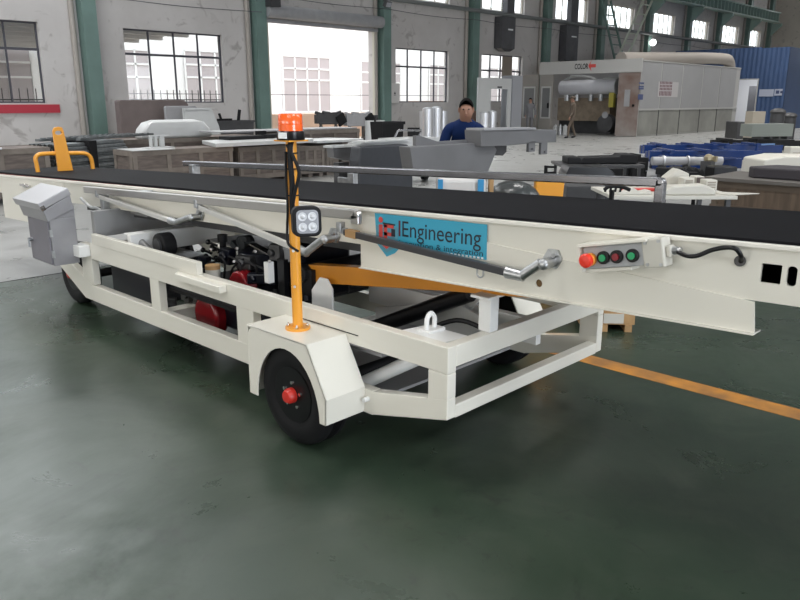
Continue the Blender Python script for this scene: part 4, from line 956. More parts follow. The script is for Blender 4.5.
# side made of bays
nb_ = 5; ys_ = [zx(x, 109, BX1)[0] for x in (637, 659, 680, 700, 717, 733)]; ys_[0] = BY
MB().box((BX1-.12, BY+.02, 0), (BX1-.02, BYe, 3.33)).build('side_wall', boothh, t)
for k in range(5):
    MB().box((BX1-.02, ys_[k]+.06, 1.26), (BX1, ys_[k+1]-.06, 3.33)).build('upper_panel', boothw, t)
    MB().box((BX1-.02, ys_[k]+.05, .05), (BX1-.005, ys_[k+1]-.05, 1.18)).build('lower_panel', boothd, t)
MB().box((BX1-.02, BY, 1.18), (BX1+.015, BYe, 1.25)).build('side_rail', boothh, t)
for y in ys_[1:-1]: MB().box((BX1-.01, y-.035, 0), (BX1+.004, y+.03, 1.18)).build('gap_strip', dkgrey, t)
MB().box((-19.0, BY+.1, 3.30), (BX1, BYe, 3.38)).build('booth_roof', boothh, t)
Xl = atY(540, 62, BY).x; Xh0 = atY(555, 73, BY).x
MB().box((max(Xl, -30), BY-.02, 2.86), (BX1, BY+.06, 3.45)).build('header_board', boothh, t)
# front left grey doors (stand proud of the wall, left of the opening)
for x0_, x1_ in ((521, 539), (540, 554)):
    a_, b_ = atY(x0_, 73, BY).x, atY(x1_, 73, BY).x
    d_ = MB().box((a_+.03, BY, .05), (b_-.03, BY+.06, 2.86)).build('front_door', boothdoor, t)
    c0_, c1_ = a_+(b_-a_)*.25, a_+(b_-a_)*.78
    MB().box((c0_-.07, BY-.012, .75), (c1_+.07, BY, 2.30)).build('door_window_frame', boothh, d_); MB().box((c0_, BY-.018, .82), (c1_, BY-.012, 2.22)).build('door_window', mat('door_glass', (.15, .15, .15), .3), d_)
    MB().box((b_-.28, BY-.06, 1.25), (b_-.2, BY, 1.5)).build('door_handle', blackm, d_)
# right rusty door
a_, b_ = atY(615, 80, BY-.4).x, BX1
d_ = MB().box((a_, BY-.06, .02), (b_-.02, BY-.02, 2.84)).build('rusty_door', rustd, t)
MB().box((a_+.35, BY-.075, 1.35), (b_-.45, BY-.06, 2.1)).build('door_window', midgrey, d_); MB().box((b_-.3, BY-.1, 1.35), (b_-.2, BY-.06, 1.45)).build('door_handle', blackm, d_)
# header lettering
def text_xz(body, x, z, h, fit, m, name, parent, y, bold=.01):
    cu = bpy.data.curves.new(name, 'FONT'); cu.body = body; cu.size = 1; cu.offset = bold
    o = bpy.data.objects.new(name, cu); COL.objects.link(o); bpy.context.view_layer.update()
    me = bpy.data.meshes.new_from_object(o.evaluated_get(bpy.context.evaluated_depsgraph_get())); bpy.data.objects.remove(o)
    xs = [v.co.x for v in me.vertices]; s_ = fit/(max(xs)-min(xs)); q_ = MB()
    q_.add([(x+(v.co.x-min(xs))*s_, y, z+v.co.y*h) for v in me.vertices], [tuple(p.vertices) for p in me.polygons]); r_ = q_.build(name, m, parent); bpy.data.meshes.remove(me); return r_
xa = atY(575, 67, BY).x; xb = atY(588.5, 67, BY).x; xc = atY(596, 67, BY).x; zl = atY(580, 69, BY).z
text_xz('COLOR', xa, zl, .34, xb-xa, blackm, 'header_lettering', t, BY-.024, .02)
MB().box((xb+.03, BY-.024, zl+.05), (xc, BY-.021, zl+.20)).build('header_red_mark', stred, t)
MB().prism([(xb+.0, zl+.13), (xb+.18, zl+.42), (xb+.1, zl+.2), (xb+.18, zl-.12), (xb+.05, zl+.06)], 1, BY-.026, BY-.022).build('header_swoosh', stred, t)
# notices on the side wall
MB().box((BX1+.001, zx(658, 90, BX1)[0], zx(658, 97, BX1)[1]), (BX1+.006, zx(678, 90, BX1)[0], zx(658, 81.5, BX1)[1])).build('notice_board', mat('notice_white', (.50, .48, .48), .5), t)
y0_, y1_ = zx(659.5, 90, BX1)[0], zx(672, 90, BX1)[0]; 
inkr = mat('notice_ink', (.16, .07, .09), .6)
for k, yy in enumerate((82.8, 86, 89, 92.4, 94.6)): 
    z_ = zx(665, yy, BX1)[1]; nn = 9
    g = MB()
    for q in range(nn): g.box((BX1+.006, y0_+(y1_-y0_)*q/nn, z_-.055), (BX1+.008, y0_+(y1_-y0_)*(q+.62), z_+.055) if False else (BX1+.008, y0_+(y1_-y0_)*(q+.62)/nn, z_+.055))
    g.build('notice_line', inkr, t)
g = MB(); yy0, yy1 = zx(638.5, 90, BX1)[0], zx(643.5, 90, BX1)[0]
for yy in (83, 86.5, 88.5): z_ = zx(640, yy, BX1)[1]; g.box((BX1+.001, yy0, z_-.04), (BX1+.006, yy1, z_+.03))
g.build('notice_mark', mat('blue_ink', (.07, .09, .2), .6), t)
g = MB(); z_ = zx(640, 97, BX1)[1]; g.box((BX1+.001, yy0, z_-.12), (BX1+.006, yy1, z_+.12)); g.build('blue_mark', MATS['blue_ink'], t)
# duct along the booth top
MB().tube([(-18.3, 34.0, 3.55), (-18.1, 37, 3.66), (-17.5, 41, 3.80), (-17.2, 43.6, 3.84), (-17.2, 44.3, 3.7), (-17.2, 44.5, 3.4)], .30, 16, 5).build('roof_duct', pipem, t, smooth=True)
# interior machine: body, silver drum, pipes, yellow part, vehicle-like blower
MB().box((-22.5, 35.5, 0), (-16.7, 36.0, 3.2)).build('back_wall', boothw, t) if False else None
i0 = atY(556, 100, 34.2).x; i1 = atY(614, 100, 34.2).x
MB().box((i0, 34.4, .62), (i1-.3, 35.4, 1.75)).build('machine_body', tan, t)
MB().box((i0, 34.6, 0), (i1-.3, 35.4, .62)).build('machine_base', dkgrey, t)
MB().box((i0, 35.4, 0), (i1+1.2, 35.5, 3.25)).build('inner_back_wall', boothw, t)
pA = atY(562, 88, 34.0); pB = atY(618, 86, 34.0)
MB().cyl(pA, (pB.x, 34.0, pA.z+.05), .36, n=28).build('silver_drum', mat('drum_white', (.62, .62, .66), .35, bump=.4, bscale=5), t, smooth=True)
for x in (567, 577, 591, 601):
    p = atY(x, 96, 34.0); MB().cyl((p.x, 34.0, 1.6), (p.x, 34.0, pA.z-.28), .12, n=12).build('drum_leg', galv, t)
MB().tube([tuple(atY(x, y, 33.9)) for x, y in ((563, 82), (572, 76.5), (590, 77), (600, 82), (604, 79), (618, 78))], .05, 8, 3).build('upper_pipe', frp, t, smooth=True)
p = atY(612, 95, 33.9); MB().box((p.x-.1, 33.8, 1.3), (p.x+.15, 34.0, 2.2)).build('yellow_part', yel, t)
p = atY(612, 115, 33.6); q_ = MB().cyl((p.x-.2, 33.3, .55), (p.x-.2, 33.7, .55), .42, n=20); q_.build('blower', dkgrey, t, smooth=True)
MB().cyl((p.x-.2, 33.28, .95), (p.x-.2, 33.3, .95), .16, n=16).build('blower_hub', midgrey, t)
for k, x in enumerate((555.5, 560.3, 565.1)):
    p = atY(x, 130, 32.2); tag(MB().cyl((p.x, 32.2, 0), (p.x, 32.2, .42), .11, n=14).cyl((p.x, 32.2, .42), (p.x, 32.2, .48), .05, n=10).build('gas_bottle', frp if k != 1 else galv, smooth=True), ('left white', 'middle grey', 'right white')[k]+' bottle by the booth doors left of the walking man', 'bottle', 'bottles by the booth')

# ---- blue clad room
Yb_ = 47.0; bx0, bx1 = -21.6, -14.9
t = thing('blue_room', 'tall dark blue corrugated room behind the machine booth', 'room', ((bx0+bx1)/2, 48, 0))
g = MB(); dx0, dx1, dz = -17.75, -16.45, 2.8
def ribs(a, b, z0, z1):
    n_ = max(2, int((b-a)/.12)); poly = []
    for i in range(n_+1): poly.append((a+(b-a)*i/n_, Yb_-(.03 if i % 2 else 0)))
    g.prism(poly+[(b, Yb_+.08), (a, Yb_+.08)], 2, z0, z1)
ribs(bx0, dx0, 0, 4.6); ribs(dx0, dx1, dz, 4.6); ribs(dx1, bx1, 0, 4.55)
g.box((bx1-.05, Yb_, 0), (bx1, 56.5, 4.55))
g.build('cladding', bluecl, t)
MB().box((bx0, Yb_+.0801, 4.45), (bx1-.05, 56.5, 4.5)).build('roof', bluecl, t)
MB().box((dx0-.06, Yb_-.06, 0), (dx0, Yb_, dz+.06)).box((dx1, Yb_-.06, 0), (dx1+.06, Yb_, dz+.06)).box((dx0, Yb_-.06, dz), (dx1, Yb_, dz+.06)).build('door_frame', boothh, t)
MB().box((dx0-2.6, 52.5, 0), (dx1+1.2, 52.6, 4.4)).build('inner_wall', outw, t)
MB().box((dx0-.3, 50.2, .9), (dx0+.35, 50.3, 2.5)).build('inner_shelf', greyp, t); MB().box((dx0+.6, 50, 0), (dx1, 50.6, 1.0)).build('inner_bench', frp, t)
a_, b_ = atY(759, 94, Yb_-.05), atY(782, 94, Yb_-.05)
sg = MB().box((a_.x, Yb_-.05, 1.85), (a_.x+.8, Yb_-.032, 2.25)).build('wall_sign', mat('sign_pale', (.42, .45, .55), .5), t)
MB().box((a_.x+.84, Yb_-.05, 1.90), (b_.x, Yb_-.032, 2.26)).build('wall_sign', MATS['sign_pale'], t)
MB().box((a_.x+.92, Yb_-.055, 2.0), (a_.x+1.1, Yb_-.051, 2.18)).build('sign_mark', mat('sign_ink', (.05, .07, .15), .5), t); MB().box((a_.x+1.16, Yb_-.055, 2.03), (a_.x+1.3, Yb_-.051, 2.15)).build('sign_mark', MATS['sign_ink'], t)
lm = bpy.data.lights.new('room_lamp', 'AREA'); lm.size = 1.5; lm.energy = 220; lo = bpy.data.objects.new('room_lamp', lm); COL.objects.link(lo); lo.location = (-17.2, 49.2, 4.3)

# wall lamp that glows by the far windows, crane runway beam
p = atX(653, 42.5, WX+.6); t = thing('wall_lamp', 'glowing round lamp on the wall above the booth', 'lamp', p)
MB().ball(p, .2, 14).build('lamp_globe', mat('lamp_glow', (1, 1, 1), .4, emit=(1, 1, .95), estr=6), t); MB().bar((WX, p.y, p.z), p, .06, .06).build('arm', dkgrey, t)
t = thing('crane_runway_beam', 'pale green crane runway beam with ribs high on the right wall', 'beam', (WX+.9, 57, 7.7))
MB().box((WX+.55, 44, 7.72), (WX+1.1, 67.5, 7.80)).box((WX+.55, 44, 8.42), (WX+1.1, 67.5, 8.5)).box((WX+.8, 44, 7.8), (WX+.85, 67.5, 8.42)).build('beam', mat('pale_green', (.26, .36, .32), .5), t)
g = None
for k in range(38): MB().box((WX+.85, 44.3+k*.62, 7.8), (WX+1.05, 44.35+k*.62, 8.42)).build('rib', MATS['pale_green'], t)
for y in CY[9:]:
    MB().prism([(WX+.4, 7.7), (WX+1.15, 7.7), (WX+1.15, 7.5), (WX+.4, 6.8)], 1, y-.12, y+.12).build('bracket', MATS['pale_green'], t)
# leaning steel ladders above the machine
def ladder(label, pa, pb_, wdt, n_):
    a, b = Vector(pa), Vector(pb_); d = b-a; sdv = Vector((0, wdt/2, 0))
    t = thing('steel_ladder', label, 'ladder', a, 'ladders above the booth')
    for s_ in (-1, 1): MB().bar(a+sdv*s_, b+sdv*s_, .09, .09, up=(1, 0, 0)).build('rail', mm_, t)
    for k in range(n_): c = a+d*((k+.5)/n_); MB().bar(c-sdv, c+sdv, .06, .06, up=(1, 0, 0)).build('rung', mm_, t)
mm_ = greenc
Xd = -21.6
MB_ = atX
ladder('green steel ladder slanting up left above the machine booth', tuple(atX(619, 59, Xd)), tuple(atX(606, 0, Xd)), 1.0, 6)
mm_ = mat('lit_ladder', (.50, .54, .46), .5)  # paler copy of the green steel, brighter light put into its colour
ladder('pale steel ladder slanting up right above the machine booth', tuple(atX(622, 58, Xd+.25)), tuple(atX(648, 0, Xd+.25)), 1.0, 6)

# ---- right middle ground
def blob_box(name, label, cat, x0, x1, yt, D, z0, dep, m, bevel=.02, group=None, ang=0, ztop=None):
    a = atD(x0, yt, D); b = atD(x1, yt, D); z1 = ztop if ztop else (a.z+b.z)/2; c = (a+b)/2; wd = (b-a).length
    o = MB(); o.xf = Matrix.Translation((c.x, c.y, 0)) @ Matrix.Rotation(YAW+ang, 4, 'Z'); o.box((-wd/2, 0, z0), (wd/2, dep, z1))
    return tag(o.build(name, m, bevel=bevel), label, cat, group)
# black cowls
def tbl(name, label, x0, x1, yt, D, dep, m, th=.05):
    a = atD(x0, yt, D); b = atD(x1, yt, D); z1 = (a.z+b.z)/2; c = (a+b)/2; wd = (b-a).length
    t = thing(name, label, 'table', (c.x, c.y, 0)); M_ = Matrix.Translation((c.x, c.y, 0)) @ Matrix.Rotation(YAW, 4, 'Z')
    o = MB(); o.xf = M_; o.box((-wd/2, 0, z1-th), (wd/2, dep, z1)); o.build('table_top', m, t, bevel=.005)
    for sx in (-wd/2+.05, wd/2-.1):
        for sy in (.05, dep-.1): o = MB(); o.xf = M_; o.box((sx, sy, 0), (sx+.05, sy+.05, z1-th)); o.build('leg', dkgrey, t)
    return z1
z = tbl('low_table', 'long low dark table carrying the black cowl', 562, 645, 165, 13.4, 1.0, dkgrey)
def cowl(label, x0, x1, yt, yb_, D, dep, m, notch=()):
    a = atD(x0, yt, D); b = atD(x1, yt, D); c = (a+b)/2; wd = (b-a).length; z0 = z+.002
    M_ = Matrix.Translation((c.x, c.y, 0)) @ Matrix.Rotation(YAW, 4, 'Z'); o = MB(); o.xf = M_; h = (a.z+b.z)/2-z0; z1 = z0+h
    poly = [(-wd/2, z0), (wd/2, z0), (wd/2, z1-.02), (wd/2-.08, z1+.02), (wd/2-.3, z1+.02), (wd/2-.32, z1-.02), (-wd/2+.28, z1-.04), (-wd/2+.26, z1-.08), (-wd/2+.22, z1-.03), (-wd/2, z1-.03)]
    o.prism(poly, 1, 0, dep); return tag(o.build('black_cowl', m, bevel=.02), label, 'cowl', 'black cowls')
cowl('long black plastic cowl standing on the dark table', 568, 638, 155.5, 166, 13.6, .5, blackm)
o = MB(); a = atD(566, 172, 11.6); b = atD(616, 172, 11.6); c = (a+b)/2; wd = (b-a).length; o.xf = Matrix.Translation((c.x, c.y, 0)) @ Matrix.Rotation(YAW, 4, 'Z')
zt_ = atD(590, 167, 11.6).z; o.prism([(-wd/2, 0), (wd/2, 0), (wd/2, zt_-.12), (wd/2-.12, zt_), (-wd/2+.05, zt_), (-wd/2, zt_-.12)], 1, 0, .55)
tag(o.build('black_tray', black, bevel=.01), 'shiny black tray in front of the long black cowl', 'tray')
tag(MB().tube([tuple(atD(545, 166.5, 12)), tuple(atD(551, 167, 12.1)), tuple(atD(556, 167, 12.2))], .02, 6).tube([tuple(atD(545, 173, 12)), tuple(atD(555, 172.5, 12.2))], .02, 6, 1).box(atD(546, 166, 12.01)-Vector((.02, .02, atD(546, 166, 12).z)), atD(546, 166, 12.01)+Vector((.02, .02, 0))).build('black_rod_frame', blackm), 'thin black rods sticking out left of the black tray', 'rod')
# blue beams stacked
NB = ['nearest', 'second', 'third', 'fourth', 'fifth', 'sixth', 'farthest']
for k in range(7):
    D = 16.6+k*1.25; xa_ = 650-k*3 if k < 5 else 700+8*(k-4); xb_ = 742+k*10
    a = atD(xa_, 160, D); b = atD(xb_, 160, D); z1 = .38+.09*(k % 2)
    t = thing('blue_beam', NB[k]+' blue painted steel section in the row across the hall', 'beam', ((a.x+b.x)/2, (a.y+b.y)/2, 0), 'blue steel sections')
    M_ = lambda: Matrix.Translation(((a.x+b.x)/2, (a.y+b.y)/2, 0)) @ Matrix.Rotation(YAW+.06, 4, 'Z')
    wd = (b-a).length; m_ = bluep if k < 5 else blackm
    o = MB(); o.xf = M_(); o.box((-wd/2, -.08, z1-.22), (wd/2, .08, z1)); o.build('beam', m_, t, bevel=.01)
    n_ = int(wd/.85)
    for q in range(n_):
        o = MB(); o.xf = M_(); x = -wd/2+.3+q*.85; o.box((x, -.5, z1-.02), (x+.12, .35, z1+.05)).box((x, -.5, 0), (x+.06, -.42, z1-.02)).box((x, .27, 0), (x+.06, .35, z1-.02)); o.build('cross_rib', m_, t, bevel=.01)
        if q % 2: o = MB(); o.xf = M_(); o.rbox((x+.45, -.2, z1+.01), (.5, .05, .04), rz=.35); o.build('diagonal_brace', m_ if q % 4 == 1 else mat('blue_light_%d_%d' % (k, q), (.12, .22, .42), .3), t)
for k in range(3):
    D = 15.1+k*.75; a = atD(604+k*8, 160, D); b = atD(643+k*2, 160, D); c = (a+b)/2; wd = (b-a).length
    o = MB(); o.xf = Matrix.Translation((c.x, c.y, 0)) @ Matrix.Rotation(YAW+.12, 4, 'Z'); o.box((-wd/2, -.12, .12), (wd/2, .12, .30+.05*k)).box((-wd/2+.1, -.3, 0), (-wd/2+.2, .3, .12)).box((wd/2-.2, -.3, 0), (wd/2-.1, .3, .12)).box((wd/2-.3, -.25, .12), (wd/2-.24, .25, .38+.05*k))
    tag(o.build('black_section', blackm, bevel=.01), ('nearest', 'middle', 'farthest')[k]+' of three short black steel sections between the black cowl and the blue row', 'steel part', 'black steel sections')
# pale tube
a = atD(652, 160, 15.2); b = atD(722, 160, 15.2)
t = thing('pale_tube', 'long pale steel tube with flanges before the blue sections', 'tube', ((a.x+b.x)/2, (a.y+b.y)/2, 0))
za_ = a.z-.02; MB().cyl((a.x, a.y, za_), (b.x, b.y, za_), .085, n=18).build('tube', midgrey, t, smooth=True)
for k in range(3): c = a.lerp(b, .15+.35*k); d = (b-a).normalized(); MB().cyl((c.x, c.y, za_), (c.x+d.x*.03, c.y+d.y*.03, za_), .11, n=18).build('flange', galv, t); MB().box((c.x-.06, c.y-.06, 0), (c.x+.06, c.y+.06, za_-.08)).build('stand', dkgrey, t)
blob_box('steel_plate', 'flat grey panel lying before the pale tube', 'panel', 664, 706, 165, 12.7, .0, .8, dkgrey, ztop=.14)
# black forked machine part and lump
o = MB(); c = atD(708, 170, 11.8)
for k in range(9):
    d = atD(664+k*4, 171+(k % 3), 11.5+.03*k); o.rbox((d.x, d.y, d.z), (.24, .12, .10+.02*(k % 2)), rz=.4+.3*k, rx=.1*k)
a = atD(664, 174, 11.5); b = atD(697, 174, 11.5); o.box((a.x, a.y, 0), (a.x+.05, a.y+.05, a.z)).box((b.x-.05, b.y, 0), (b.x, b.y+.05, b.z)).bar(a, b, .1, .06)
tag(o.build('linkage_part', blackm, bevel=.01), 'jumbled black steel linkage before the dark mattress slab', 'steel part')
t = thing('valve_block', 'small brass coloured valve block right of the pale tube', 'valve', tuple(atD(708, 163, 14.6)-Vector((0, 0, atD(708, 163, 14.6).z))))
p = atD(708, 161, 14.6); MB().box((p.x-.1, p.y-.1, 0), (p.x+.1, p.y+.1, p.z)).build('body', dkgrey, t); MB().ball(p+Vector((.0, 0, .05)), .09, 10).rbox(p+Vector((.08, .08, .04)), (.1, .1, .1)).build('head', mat('brass', (.35, .30, .2), .4, .7), t)
blob_box('black_case', 'low black case left of the dark mattress slab', 'case', 714, 738, 167, 13.6, .0, .4, black)
# brown chest carrying the slab
c = crate('long brown wooden chest at right behind the belt', -4.25, 10.8, -1.9, 11.95, 0, .50, None, m=mat('chest_wood', (.13, .09, .06), .6, var=.4, vscale=3, stretch=(6, 1, 1)), m2=mat('chest_frame', (.11, .08, .055), .6, var=.3))
sheet('chest_lid', 'grey cloth lid on the long brown chest', 'lid', [(-4.35, 10.75), (-1.85, 10.75), (-1.85, 12.0), (-4.35, 12.0)], .501, .05, mat('lid_grey', (.10, .09, .08), .6))
a = atZ(748, 176, .56)
tag(MB().prism([(a.x, a.y), (a.x+.12, a.y-.15), (a.x+1.6, a.y-.12), (a.x+1.6, a.y+.55), (a.x+.2, a.y+.55)], 2, .552, .70).build('foam_mattress', mat('black_foam', (.035, .03, .035), .7, bump=.2), bevel=.02), 'dark thick mattress slab lying on the brown chest', 'mattress')
# white plastic housings
def housing(label, x0, x1, yt, yb_, D, dep, grille, ang=0, peak=0):
    a = atD(x0, yt, D); b = atD(x1, yt, D); c = (a+b)/2; wd = (b-a).length; z1 = (a.z+b.z)/2; z0 = ztab+.001 if D < 12 else .001
    t = thing('plastic_housing', label, 'housing', (c.x, c.y, z0), 'cream plastic housings'); M_ = Matrix.Translation((c.x, c.y, 0)) @ Matrix.Rotation(YAW+ang, 4, 'Z')
    o = MB(); o.xf = M_
    if peak: o.prism([(-wd/2, z0), (wd/2, z0), (wd/2, z1-peak*.5), (0, z1), (-wd/2, z1-peak)], 1, 0, dep)
    else: o.box((-wd/2, 0, z0), (wd/2, dep, z1))
    o.build('shell', plastic_w, t, bevel=.012)
    for k in range(grille): o = MB(); o.xf = M_; zz = z0+(z1-z0)*(.2+.6*k/max(1, grille-1)) ; o.box((-wd*.33, -.008, zz-.008), (wd*.33, .0, zz+.008)); o.build('vent_slot', MATS['vent_dark'], t)
mat('vent_dark', (.30, .27, .22), .6)
ztab = tbl('packing_table', 'packing table spread with cream plastic parts behind the handrail end', 612, 738, 196, 8.3, .95, plastic_w, .04)
Dt = 9.3
def zy(y, D): return atD(660, y, D).z
housing('cream housing with a pointed top nearest the handrail end', 668, 690, 169, 181.5, 8.9, .22, 0, peak=.11)
housing('cream vented box left of the square duct', 684, 695, 178, 187.5, 8.65, .18, 5)
housing('open square cream duct between the vented box and the pale box', 695.5, 705, 176.5, 187, 8.95, .18, 0)
a = atD(700.3, 181.5, 8.94); o = MB(); o.xf = Matrix.Translation((a.x, a.y, 0)) @ Matrix.Rotation(YAW, 4, 'Z'); o.box((-.045, -.012, a.z-.05), (.045, -.002, a.z+.05)); DUCT = [x for x in bpy.data.objects if x.get('label') == 'open square cream duct between the vented box and the pale box'][0]; o.build('duct_opening', foam, DUCT)
housing('pale vented box at the right end of the cream parts', 706, 718, 180, 189, 8.65, .18, 4)
cs_ = atD(634, 192, 8.45); o = MB(); o.xf = Matrix.Translation((cs_.x, cs_.y, ztab+.001)) @ Matrix.Rotation(YAW+.1, 4, 'Z')
o.prism([(-.22, 0), (.2, 0), (.17, .05), (.06, .025), (-.02, .075), (-.12, .03), (-.2, .06)], 1, -.05, .10); tag(o.build('crumpled_sheet', plastic_w, bevel=.008), 'crumpled cream sheet lying before the flat red part', 'sheet')
# large white moulding with round recess
a = atD(664, 192, 8.33); M_ = Matrix.Translation((a.x, a.y, 0)) @ Matrix.Rotation(YAW, 4, 'Z')
o = MB(); o.xf = M_; o.prism([(0, ztab+.001), (.60, ztab+.001), (.58, ztab+.07), (.45, ztab+.12), (.1, ztab+.10), (0, ztab+.04)], 1, .02, .22); mt_ = o.build('moulded_tray', plastic_w, bevel=.02); tag(mt_, 'wide cream moulded tray with a round recess on the packing table', 'tray')
oa = Vector((atD(733, 190, 8.35).x, atD(733, 190, 8.35).y, 0)); sheet('card_offcut', 'thin pale pointed offcut overhanging the packing table towards the chest', 'offcut', [tuple(oa)[:2], tuple(oa+RV*.36+HV*.12)[:2], tuple(oa+HV*.3-RV*.1)[:2], tuple(oa-RV*.12+HV*.1)[:2]], ztab+.001, .01, plastic_w)
tag(MB().rbox(Vector((atD(640, 186.5, 8.75).x, atD(640, 186.5, 8.75).y, ztab+.019)), (.42, .10, .035), rz=YAW+.1).build('red_part', cabred, bevel=.01), 'flat red plastic part lying before the cream parts', 'plastic part')
o = MB()
for k in range(4): 
    p = atD(598+k*7, 190-1.2*k, 8.8); o.rbox(p, (.05, .04, .03), rz=k)
p = atD(594, 193, 8.8); q = atD(622, 186, 8.8); 
o = MB().tube([tuple(atD(604, 190, 8.1)), tuple(atD(610, 186.5, 8.1)), tuple(atD(622, 187, 8.1)), tuple(atD(630, 190, 8.1))], .02, 8)
for k in range(4): o.bar(atD(606+k*5, 187.5, 8.1), atD(605+k*5, 192, 8.1), .02, .02)
c = atD(612, 190, 8.1); o.box((c.x-.02, c.y-.02, 0), (c.x+.02, c.y+.02, c.z))
tag(o.build('wire_rack', blackm), 'small black wire rack left of the red part', 'rack')
# package, orange cushion, bag, wooden post seen under the far rail
blob_box('wrapped_package', 'cardboard package in clear wrap with blue corners behind the belt', 'package', 438, 487, 178.5, 5.7, 0, .35, wrap, .03)
for x0_, x1_ in ((437.5, 445), (475, 483)): pass
t = [x for x in bpy.data.objects if x.name.startswith('wrapped_package')][0]
for x0_, x1_, s_ in ((438, 443, 'left'), (478, 484, 'right')):
    a = atD(x0_, 179.5, 5.68); b = atD(x1_, 179.5, 5.68); c = (a+b)/2; o = MB(); o.xf = Matrix.Translation((c.x, c.y, 0)) @ Matrix.Rotation(YAW, 4, 'Z'); wd = (b-a).length
    o.box((-wd/2, -.005, .35), (wd/2, .012, a.z)); o.build('blue_corner', pkblue, t)
t_ = 1
blob_box('timber_post', 'short pale timber post right of the wrapped package', 'timber', 489.5, 494, 178, 5.7, 0, .08, pine, .004)
o = MB(); a = atD(514, 186, 5.9); o.ball((a.x, a.y, a.z-.10), .18, 20, (1.25, 1, .8)); o.box((a.x-.1, a.y-.1, 0), (a.x+.1, a.y+.1, a.z-.1)); tag(o.build('plastic_sack', bag, smooth=True), 'crumpled dark plastic sack between the timber post and the orange panel', 'sack')
o = MB(); a = atD(536, 180, 6.15); b = atD(565, 182, 6.15); c = (a+b)/2; o.xf = Matrix.Translation((c.x, c.y, 0)) @ Matrix.Rotation(YAW, 4, 'Z'); wd = (b-a).length
o.prism([(-wd/2, 0), (wd/2-.06, 0), (wd/2, a.z), (-wd/2, a.z+.01)], 1, 0, .1); tag(o.build('orange_panel', orange, bevel=.01), 'bright orange painted panel standing behind the far handrail', 'panel')
blob_box('dark_steel_frame', 'dark steel frame lying right of the orange panel', 'frame', 567, 606, 186, 9.9, 0, .5, dkgrey, .01)
# crate on the floor under the boom
t = thing('small_pallet_box', 'small plywood pallet box on the floor under the boom', 'pallet', tuple(atZ(617, 331, 0)))
a = atZ(600, 331, 0); b = atZ(632, 333, 0); c = (a+b)/2; wd = (b-a).length; M_ = Matrix.Translation((c.x, c.y, 0)) @ Matrix.Rotation(YAW-.08, 4, 'Z')
o = MB(); o.xf = M_; o.box((-wd/2-.15, .02, .05), (wd/2+.02, .5, .16)); o.build('box', pine, t)
for x in (-wd/2, wd/2-.05): o = MB(); o.xf = M_; o.box((x, .0, 0), (x+.05, .5, .05)); o.build('runner', pine, t)
o = MB(); o.xf = M_; o.box((-wd/2+.02, .01, .06), (wd/2-.06, .02, .13)); o.build('label_plate', plastic_w, t)

# far right trestle beam, carton, machine bits
t = thing('grey_box_beam', 'grey green box beam on legs near the blue room', 'beam', tuple(atZ(775, 152, 0)))
D = 25.0; a = atD(750, 125, D); b = atD(797, 123, D); c = (a+b)/2; wd = (b-a).length; M_ = Matrix.Translation((c.x, c.y, 0)) @ Matrix.Rotation(YAW+.2, 4, 'Z'); zt_ = c.z; zb_ = atD(775, 136.5, D).z
o = MB(); o.xf = M_; o.box((-wd/2, 0, zb_), (wd/2, .6, zt_)); o.build('beam', mat('beam_green_grey', (.20, .22, .20), .5), t)
for x in (-wd*.25, -.05, wd*.18, wd*.38): o = MB(); o.xf = M_; o.box((x, .02, 0), (x+.08, .5, zb_)); o.build('leg', dkgrey, t)
blob_box('carton', 'beige carton standing behind the grey green box beam', 'carton', 753.5, 766, 111.5, 27.0, 0, .6, carton, .005)
blob_box('dark_cart', 'low dark cart beside the end of the machine booth', 'cart', 738, 749, 122, 33, 0, 1.2, dkgrey)
for k, (x, y) in enumerate(((778, 112), (790, 116))):
    p = atD(x, y, 30+3*k); tag(MB().cyl((p.x, p.y, 0), (p.x, p.y, p.z), .26, n=16).ball((p.x, p.y, p.z), .3, 12, (1, 1, .5)).build('machine_pot', dkgrey, smooth=True), ('left', 'right')[k]+' of two dark machine pots before the blue wall', 'machine', 'dark machine pots')
housing('cream vented box at the right picture edge above the blue sections', 791, 806, 147, 158, 16.5, .3, 3)
p = atD(785, 160, 14.5); o = MB(); o.xf = Matrix.Translation((p.x, p.y, 0)) @ Matrix.Rotation(YAW, 4, 'Z'); o.prism([(-.45, .0), (.8, .0), (.8, p.z+.06), (0, p.z+.07), (-.4, p.z)], 1, 0, .9)
tag(o.build('cream_moulding', plastic_w, bevel=.03), 'cream moulding under the vented box at the right edge', 'moulding')

